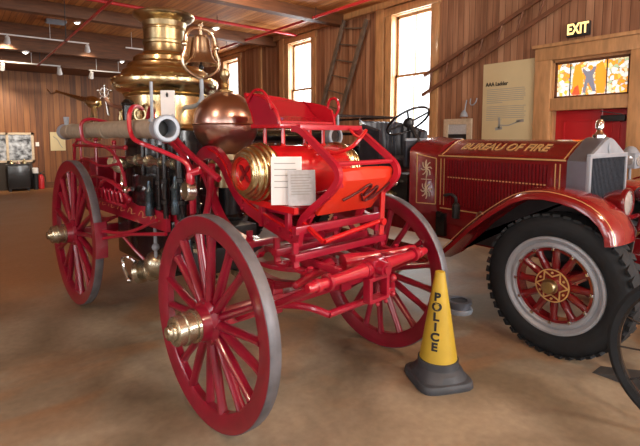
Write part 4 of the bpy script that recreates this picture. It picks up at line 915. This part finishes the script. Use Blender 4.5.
# front fenders
fp = [(1.065, .86), (1.075, .93), (1.12, 1.01), (1.19, 1.075), (1.29, 1.125), (1.40, 1.152), (1.52, 1.165), (1.66, 1.15), (1.78, 1.10), (1.95, .98), (2.12, .84), (2.30, .66), (2.45, .52), (2.58, .44), (2.72, .42)]
def fender(x0, x1):
    b = MB(); ri = []
    for i, (y, z) in enumerate(fp):
        a = V(fp[max(i - 1, 0)]); c = V(fp[min(i + 1, len(fp) - 1)]); t = (c - a).normalized(); nn = V((-t.y, t.x)) if True else 0
        if nn.y < 0: nn = -nn
        row = []
        for f, hgt in ((0, -.045), (.02, -.02), (.10, .0), (.30, .018), (.5, .022), (.7, .018), (.9, .0), (1, -.02)):
            row.append((x0 + (x1 - x0) * f, y + nn.x * hgt, z + nn.y * hgt))
        low = [(x, yy - nn.x * .008, zz - nn.y * .008) for x, yy, zz in row[::-1]]
        ri.append(row + low)
    b.loft(ri); return b
f1 = tp(fender(3.17, 3.60), 'front_fender', 'fenderred'); tp(fender(4.73, 4.30), 'front_fender', 'fenderred')
b = MB(); b.tube([(3.195, y + .0, z + .006) for y, z in fp[:-2]], .003, 6, 1); tp(b, 'gold_pinstripe', 'gold', f1)
b = MB(); b.prism([(3.58, y, z - .02) for y, z in fp[1:-2]] + [(3.58, 2.45, .60), (3.58, 1.2, .60), (3.58, 1.10, .70)], (.02, 0, 0)); tp(b, 'fender_skirt', 'undershield', f1)
# headlights
def headlight(x):
    y, z = 1.17, 1.09; b = MB(); b.lathe([(0, .14), (.03, .135), (.06, .11), (.085, .05), (.095, .0), (.100, -.01), (.100, -.02)], (x, y, z), (0, 1, 0), 32, cap=False); b.cyl((x, y + .06, z - .08), (x, y + .10, .80), .018, n=10); h = tp(b, 'headlight', 'truckred')
    b = MB(); b.lathe([(.086, -.03), (.100, -.03), (.104, -.015), (.100, .0), (.090, .0)], (x, y, z), (0, 1, 0), 32, closed=True); tp(b, 'lens_rim', 'truckred', h)
    b = MB(); b.lathe([(0, -.038), (.05, -.034), (.088, -.022), (.088, -.015), (0, -.015)], (x, y, z), (0, 1, 0), 28); tp(b, 'lens', 'lens', h)
headlight(3.63); headlight(4.27)
b = MB(); b.cyl((3.66, 1.27, .92), (4.24, 1.27, .92), .02, n=10); tp(b, 'headlight_bar', 'truckred')
# body, seat, steering wheel
b = MB(); b.box((3.95, 3.28, .82), (.92, .50, .05), bev=.01); tp(b, 'floor_plate', 'iron')
b = MB(); b.box((3.95, 3.72, .98), (.92, .60, .40), bev=.015); tp(b, 'seat_box', 'truckred')
def upath(n=24):
    pts = [(3.60, 3.52), (3.60, 3.82), (3.68, 3.93), (4.33, 3.93), (4.42, 3.82), (4.42, 3.52)]; out = []
    L = [(V(pts[i]), V(pts[i + 1])) for i in range(5)]; tot = sum((q - p).length for p, q in L)
    for k in range(n + 1):
        d = tot * k / n
        for p, q in L:
            l = (q - p).length
            if d <= l + 1e-6: out.append(p.lerp(q, d / l)); break
            d -= l
    return out
b = MB(); up_ = upath(48); ri = []; cc = V((4.01, 3.62))
for i, p in enumerate(up_):
    n_ = (cc - p).normalized(); bulge = .028 if i % 3 else .0; f = i / 48; edge = min(f, 1 - f); top = 1.62 + .11 * min(1, edge / .28)
    q = p + n_ * (.04 + bulge); q2 = p + n_ * .07
    ri.append([(p.x, p.y, 1.10), (p.x, p.y, top - .02), (p.x + n_.x * .02, p.y + n_.y * .02, top), (q.x, q.y, top - .02), (q2.x + n_.x * bulge, q2.y + n_.y * bulge, 1.45), (q2.x, q2.y, 1.22), (q2.x, q2.y, 1.10)])
b.loft(ri); tp(b, 'seat_back', 'leather')
b = MB(); b.box((4.01, 3.66, 1.24), (.68, .44, .15), bev=.04); tp(b, 'seat_cushion', 'leather')
b = MB(); b.box((3.95, 3.06, 1.38), (.92, .035, .26), bev=.01); b.beam((3.49, 3.08, 1.44), (4.41, 3.08, 1.44), .01, .012); tp(b, 'dashboard', 'leather')
b = MB(); b.cyl((3.48, 3.04, 1.52), (4.42, 3.04, 1.52), .011, n=10); tp(b, 'dash_rail', 'silver')
sc_ = V((3.66, 3.17, 1.705)); ax = V((0, .58, .815)).normalized()
b = MB(); b.ring(sc_, ax, .235, .012, 48, 8); sw = tp(b, 'steering_wheel', 'black')
u, v, _ = frame(ax)
for k in range(4):
    a = pi / 4 + k * pi / 2; b = MB(); b.cyl(sc_ - ax * .02, sc_ + (u * cos(a) + v * sin(a)) * .232, .010, n=8); tp(b, 'wheel_spoke', 'iron', sw)
b = MB(); b.lathe([(0, -.06), (.04, -.06), (.06, -.02), (.05, .01), (.03, .025), (0, .03)], sc_, ax, 20); tp(b, 'wheel_hub', 'iron', sw)
b = MB(); b.cyl(sc_ - ax * .03, sc_ - ax * .75, .02, n=12); tp(b, 'steering_column', 'iron', sw)
# equipment bed behind the seat
b = MB(); b.box((3.95, 5.6, .95), (1.0, 3.0, .30), bev=.02); tp(b, 'bed', 'truckred')
b = MB(); b.box((3.95, 4.65, 1.26), (.80, .80, .34), bev=.03); tp(b, 'tool_box', 'black')
for z in (1.42, 1.58, 1.79):
    b = MB(); b.box((3.47, 5.4, z), (.025, 2.7, .03), bev=.005); b.box((4.43, 5.4, z), (.025, 2.7, .03), bev=.005); b.box((3.95, 4.06, z), (.98, .025, .03), bev=.005); tp(b, 'bed_rail', 'black')
for x in (3.47, 4.43):
    for y in (4.06, 4.7, 5.4, 6.1, 6.74): b = MB(); b.cyl((x, y, 1.09), (x, y, 1.80), .016, n=8); tp(b, 'rail_post', 'silver')
b = MB(); b.ring((3.44, 3.55, .95), (1, 0, 0), .07, .018, 24, 8); b.cyl((3.49, 3.55, .95), (3.42, 3.55, .95), .05, n=16); tp(b, 'suction_cap', 'oldbrass')
for k, (y, z) in enumerate(((3.25, .95), (3.32, 1.10), (3.18, 1.08), (3.40, .90))):
    b = MB(); b.lathe([(.03, 0), (.045, .02), (.04, .06), (.02, .08), (0, .085)], (3.52, y, z), (-1, -.2, 0), 16); b.cyl((3.53, y, z), (3.60, y, z), .02, n=8); tp(b, 'pump_fitting', ('oldbrass', 'iron', 'nickel', 'oldbrass')[k])
b = MB(); b.box((3.75, 3.2, 1.0), (.36, .22, .34), bev=.03); tp(b, 'pump_housing', 'iron')
b = MB(); b.box((3.42, 4.4, .43), (.42, 3.4, .03), bev=.006); tp(b, 'running_board', 'truckred')

# ============================================================= LOOSE THINGS ON THE FLOOR
# police cone
cn = empty('traffic_cone', (2.335, 1.74, 0), R(-25), 'yellow traffic cone reading POLICE on a grey rubber base', 'traffic cone')
b = MB(); b.lathe([(.125, .105), (.085, .36), (.030, .705), (.018, .71), (0, .71)], n=40); co_ = b.build('cone_body', 'yellow', cn)
b = MB(); ri = []
def sq(r, z, p=5., n=40):
    out = []
    for k in range(n):
        a = 2 * pi * k / n; c, s = cos(a), sin(a); q = (abs(c) ** p + abs(s) ** p) ** (-1 / p); out.append((r * q * c, r * q * s, z))
    return out
b.loft([sq(.178, 0), sq(.182, .012), sq(.178, .035), sq(.172, .045), sq(.160, .05, 3), sq(.150, .085, 2), sq(.135, .095, 2), sq(.127, .105, 2), sq(.127, .15, 2), sq(.118, .152, 2)]); b.build('cone_base', 'conegrey', cn)
# letters stand one above another and lean against the cone, facing the camera
cam_dir = (V((0, 0, 0)) - V((2.335, 1.74, 0))).normalized(); az = math.atan2(cam_dir.y, cam_dir.x) - R(-25) - R(14)
out = V((cos(az), sin(az), 0)); side = V((-sin(az), cos(az), 0))
for i, ch in enumerate('POLICE'):
    z = .555 - .0605 * i; r = .030 + (.085 - .030) * (.705 - z) / .345 if z > .36 else .085 + .04 * (.36 - z) / .255
    nrm = (out + V((0, 0, .155))).normalized(); up = (V((0, 0, 1)) - nrm * nrm.z).normalized(); sd = up.cross(nrm)
    o = text(ch, .068, .003, 'ink', 'letter', None, Matrix.Identity(4), 0, 1.15, .003)
    me = o.data
    for vv in me.vertices:           # wrap the letter round the cone
        x, y, t = vv.co; zz = z + y * .985; rr = (.030 + .055 * (.705 - zz) / .345) if zz > .36 else (.085 + .04 * (.36 - zz) / .255)
        rr += .0005 + max(t, 0); th = az + x / max(rr, .03); vv.co = (rr * cos(th), rr * sin(th), zz)
    o.parent = co_
# metal ring stand under the truck
st_ = empty('coupling_ring', (3.42, 2.34, 0), 0, 'low stack of grey metal hose rings on the floor behind the cone', 'hose coupling')
b = MB(); b.lathe([(.085, 0), (.115, 0), (.12, .02), (.115, .04), (.085, .04)], n=36, closed=True); b.build('lower_ring', 'silver', st_)
b = MB(); b.lathe([(.075, .04), (.095, .04), (.095, .075), (.11, .08), (.11, .105), (.075, .105)], n=36, closed=True); b.build('upper_ring', 'radshell', st_)
b = MB(); b.lathe([(.0, .03), (.078, .03), (.078, .095), (.0, .095)], n=28); b.build('inner_plug', 'iron', st_)
# wheel chock
b = MB(); b.prism([(3.20, .82, 0), (3.20, 1.16, 0), (3.20, .86, .085), (3.20, .82, .085)], (.14, 0, 0)); tag(b.build('wheel_chock', 'chock'), 'dark wedge chock in front of the big truck tyre', 'wheel chock')
# vintage bicycle at the right edge, its front wheel in view
ct = empty('vintage_bicycle', (2.82, .485, 0), R(-83), 'black vintage bicycle at the right edge, only one thin wheel in view', 'bicycle')
def bike_wheel(x):
    b = MB(); b.lathe([(.405, -.016), (.435, -.024), (.452, -.012), (.452, .012), (.435, .024), (.405, .016)], (0, 0, 0), (0, 1, 0), 64, closed=True); w = b.build('wheel', 'rubber', ct); w.location = (x, 0, .452)
    b = MB(); b.lathe([(.392, -.012), (.406, -.016), (.406, .016), (.392, .012)], (0, 0, 0), (0, 1, 0), 64, closed=True); b.build('rim', 'black', w)
    b = MB(); b.cyl((0, 0, .02), (0, 0, .395), .005, n=8); s0 = b.build('spoke', 'black', w); s0.rotation_euler.y = .12
    for k in range(1, 14):
        s = s0.copy(); COL.objects.link(s); s.parent = w; s.rotation_euler = (0, 2 * pi * k / 14 + .12, 0)
    b = MB(); b.lathe([(0, -.05), (.018, -.05), (.02, -.03), (.035, -.025), (.035, .025), (.02, .03), (.018, .05), (0, .05)], (0, 0, 0), (0, 1, 0), 20); b.build('hub', 'iron', w)
bike_wheel(0); bike_wheel(1.12)
b = MB(); b.tube([(0, -.045, .452), (.06, -.045, .95)], .011, 8); b.tube([(0, .045, .452), (.06, .045, .95)], .011, 8); b.box((.065, 0, .96), (.035, .12, .03), bev=.008); b.cyl((.065, 0, .95), (.09, 0, 1.16), .018, n=12); b.build('fork', 'black', ct)
b = MB(); b.tube([(.16, -.26, 1.10), (.12, -.22, 1.18), (.09, 0, 1.17), (.12, .22, 1.18), (.16, .26, 1.10)], .013, 8, 2); b.build('handlebar', 'black', ct)
b = MB(); b.cyl((.075, 0, 1.05), (.70, 0, 1.00), .016, n=10); b.cyl((.08, 0, 1.0), (.60, 0, .40), .016, n=10); b.cyl((.60, 0, .40), (.72, 0, 1.08), .016, n=10)
b.tube([(.60, 0, .40), (.75, .055, .42), (1.12, .055, .452)], .010, 8); b.tube([(.60, 0, .40), (.75, -.055, .42), (1.12, -.055, .452)], .010, 8); b.tube([(.70, 0, 1.0), (.80, .055, .86), (1.12, .055, .452)], .009, 8); b.tube([(.70, 0, 1.0), (.80, -.055, .86), (1.12, -.055, .452)], .009, 8); b.build('frame', 'black', ct)
b = MB(); b.loft([[(.60 + .0, sy * .03, 1.09 + z) for sy, z in ((-1, 0), (1, 0), (1, .03), (-1, .03))], [(.74, sy * .07, 1.085 + z) for sy, z in ((-1, 0), (1, 0), (1, .05), (-1, .05))], [(.86, sy * .085, 1.09 + z) for sy, z in ((-1, 0), (1, 0), (1, .05), (-1, .05))]]); b.build('saddle', 'leather', ct)
b = MB(); b.ring((.60, .03, .40), (0, 1, 0), .085, .007, 28, 6); b.cyl((.60, -.10, .40), (.60, .10, .40), .012, n=8); b.beam((.60, .08, .40), (.60, .08, .24), .016, .016); b.beam((.60, -.08, .40), (.60, -.08, .56), .016, .016); b.box((.60, .12, .24), (.08, .08, .02)); b.box((.60, -.12, .56), (.08, .08, .02)); b.build('crank', 'iron', ct)
# second red wagon behind the truck's nose
wg = empty('red_hose_wagon', (6.05, 1.28, 0), 0, 'dark red hose wagon partly hidden behind the truck radiator at right', 'wagon')
def wp(b, n, m, p=None): return b.build(n, m, p or wg, (6.05, .95, 0))
b = MB(); b.box((6.05, .85, .78), (.80, 1.7, .34), bev=.03); bd = wp(b, 'wagon_body', 'truckred')
b = MB(); b.box((5.64, .85, .88), (.012, 1.5, .012)); wp(b, 'gold_pinstripe', 'gold', bd)
for x in (5.56, 6.54):
    b = MB(); b.flat([(x, 1.88, .72), (x, 1.80, .95), (x, 1.55, 1.10), (x, 1.25, 1.06), (x, 1.05, .85)], .20, .02, (1, 0, 0), smooth=2); wp(b, 'mudguard', 'truckred')
    for y in (1.45, .2):
        b = MB(); b.lathe([(.33, -.03), (.38, -.03), (.39, 0), (.38, .03), (.33, .03)], (x, y, .39), (1, 0, 0), 40, closed=True)
        for k in range(10):
            a = 2 * pi * k / 10; b.cyl((x, y + .05 * cos(a), .39 + .05 * sin(a)), (x, y + .34 * cos(a), .39 + .34 * sin(a)), .014, n=8)
        b.cyl((x - .06, y, .39), (x + .06, y, .39), .06, n=16); wp(b, 'wagon_wheel', 'wheelred')
b = MB(); b.box((6.05, .5, 1.05), (.7, .5, .22), bev=.03); wp(b, 'wagon_seat', 'leather')
b = MB(); b.box((5.72, 1.48, 1.29), (.16, .14, .17), bev=.01); b.lathe([(.08, 0), (.05, .05), (.02, .07), (0, .07)], (5.72, 1.48, 1.375), n=16); b.cyl((5.72, 1.48, 1.0), (5.72, 1.48, 1.21), .015, n=8); ln = wp(b, 'lantern', 'silver')
b = MB(); b.lathe([(0, 0), (.055, 0), (.055, .012), (0, .02)], (5.72, 1.41, 1.29), (0, -1, 0), 20); b.lathe([(0, 0), (.055, 0), (.055, .012), (0, .02)], (5.64, 1.48, 1.29), (-1, 0, 0), 20); wp(b, 'lantern_lens', 'lens', ln)
# the two explanation cards standing on the frame below the driver's seat
def card(name, label, c, w, h, rz, tilt, m, lines):
    t = empty(name, (0, 0, 0), 0, label, 'card', None); 
    E_ = Matrix.Translation((1.707, 2.283, 0)) @ Matrix.Rotation(-1.482, 4, 'Z') @ Matrix.Translation(c) @ Matrix.Rotation(rz, 4, 'Z') @ Matrix.Rotation(tilt, 4, 'Y')
    t.matrix_world = E_
    b = MB(); b.box((0, 0, h / 2), (.02 if m == 'paper' else .006, w, h), bev=.002); b.build('card_face', m, t)
    for k in range(lines):
        b = MB(); e_ = random.random() * .2; x_ = .0115 if m == 'paper' else .0042
        b.box((x_, w * (-.02 - e_ / 2), h * (.86 - .62 * k / lines)), (.001, w * (.75 - e_), .004)); b.build('text_line', 'print', t)
card('information_card', 'white upright information card leaning on the red drum', (.22, -.352, 1.182), .165, .26, R(-38), R(-6), 'paper', 5)
card('information_card', 'grey printed card beside the white card on the red frame', (.295, -.305, 1.182), .15, .19, R(-30), R(-8), 'paper2', 8)

# ============================================================= LIGHT AND CAMERA
w = bpy.data.worlds.new('World'); S.world = w; w.use_nodes = True
bg = w.node_tree.nodes['Background']; bg.inputs[0].default_value = (.93, .97, 1, 1); bg.inputs[1].default_value = 3.0
def area(loc, sx, sy, rot, power, col=(1, 1, 1), name='daylight'):
    l = bpy.data.lights.new(name, 'AREA'); l.shape = 'RECTANGLE'; l.size = sx; l.size_y = sy; l.energy = power; l.color = col
    o = bpy.data.objects.new(name, l); COL.objects.link(o); o.location = loc; o.rotation_euler = rot; return o
for a0, a1, z0, z1 in wins: area((W + .35, (a0 + a1) / 2, (z0 + z1) / 2), 2.6, 1.2, (0, R(90), 0), 150, (.95, .98, 1))
for a0, a1, z0, z1 in lw: area((LX - .35, (a0 + a1) / 2, (z0 + z1) / 2), 2.8, 1.5, (0, R(-90), 0), 70, (.97, .98, 1))
for a0, a1, z0, z1 in fw: area(((a0 + a1) / 2, FY - .35, (z0 + z1) / 2), 1.6, 3.0, (R(90), 0, 0), 320 if a0 > 0 else 90, (1, .97, .93))
# warm fill lamps added to brighten the hall, modelled as ceiling fixtures
def fill_lamp(x, y, power):
    t = empty('fill_fixture', (x, y, CZ), 0, 'round white fixture added under the ceiling as fill light', 'ceiling light', 'added fill light fixtures')
    m = MB(); m.lathe([(0, 0), (.20, 0), (.22, -.03), (.20, -.07), (.16, -.08), (0, -.08)], n=32); m.build('housing', 'white', t)
    l = bpy.data.lights.new('fill_light', 'POINT'); l.energy = power * 1.5; l.color = (1, .80, .58); l.shadow_soft_size = .15
    o = bpy.data.objects.new('fill_light', l); COL.objects.link(o); o.location = (x, y, CZ - .28)
for x, y, p in ((-1.8, 1.5, 90), (1.2, -1.2, 110), (4.6, -1.0, 110), (4.2, 7.0, 50)): fill_lamp(x, y, p)

F_, PITCH = 458., 5.
cam = bpy.data.cameras.new('camera'); co = bpy.data.objects.new('camera', cam); COL.objects.link(co)
cam.sensor_width = 36; cam.lens = F_ / 640 * 36; cam.clip_start = .05
co.location = (0, 0, 1.55); co.rotation_euler = (R(90 - PITCH), 0, R(-38.3))
cam.shift_y = -((223 - (136.4 + F_ * math.tan(R(PITCH)))) / 640)
S.camera = co
S.view_settings.view_transform = 'Standard'; S.view_settings.look = 'None'; S.view_settings.gamma = 1; S.view_settings.use_curve_mapping = False
S.view_settings.exposure = 0.02
S.cycles.use_denoising = True; S.cycles.max_bounces = 8; S.cycles.sample_clamp_indirect = 6
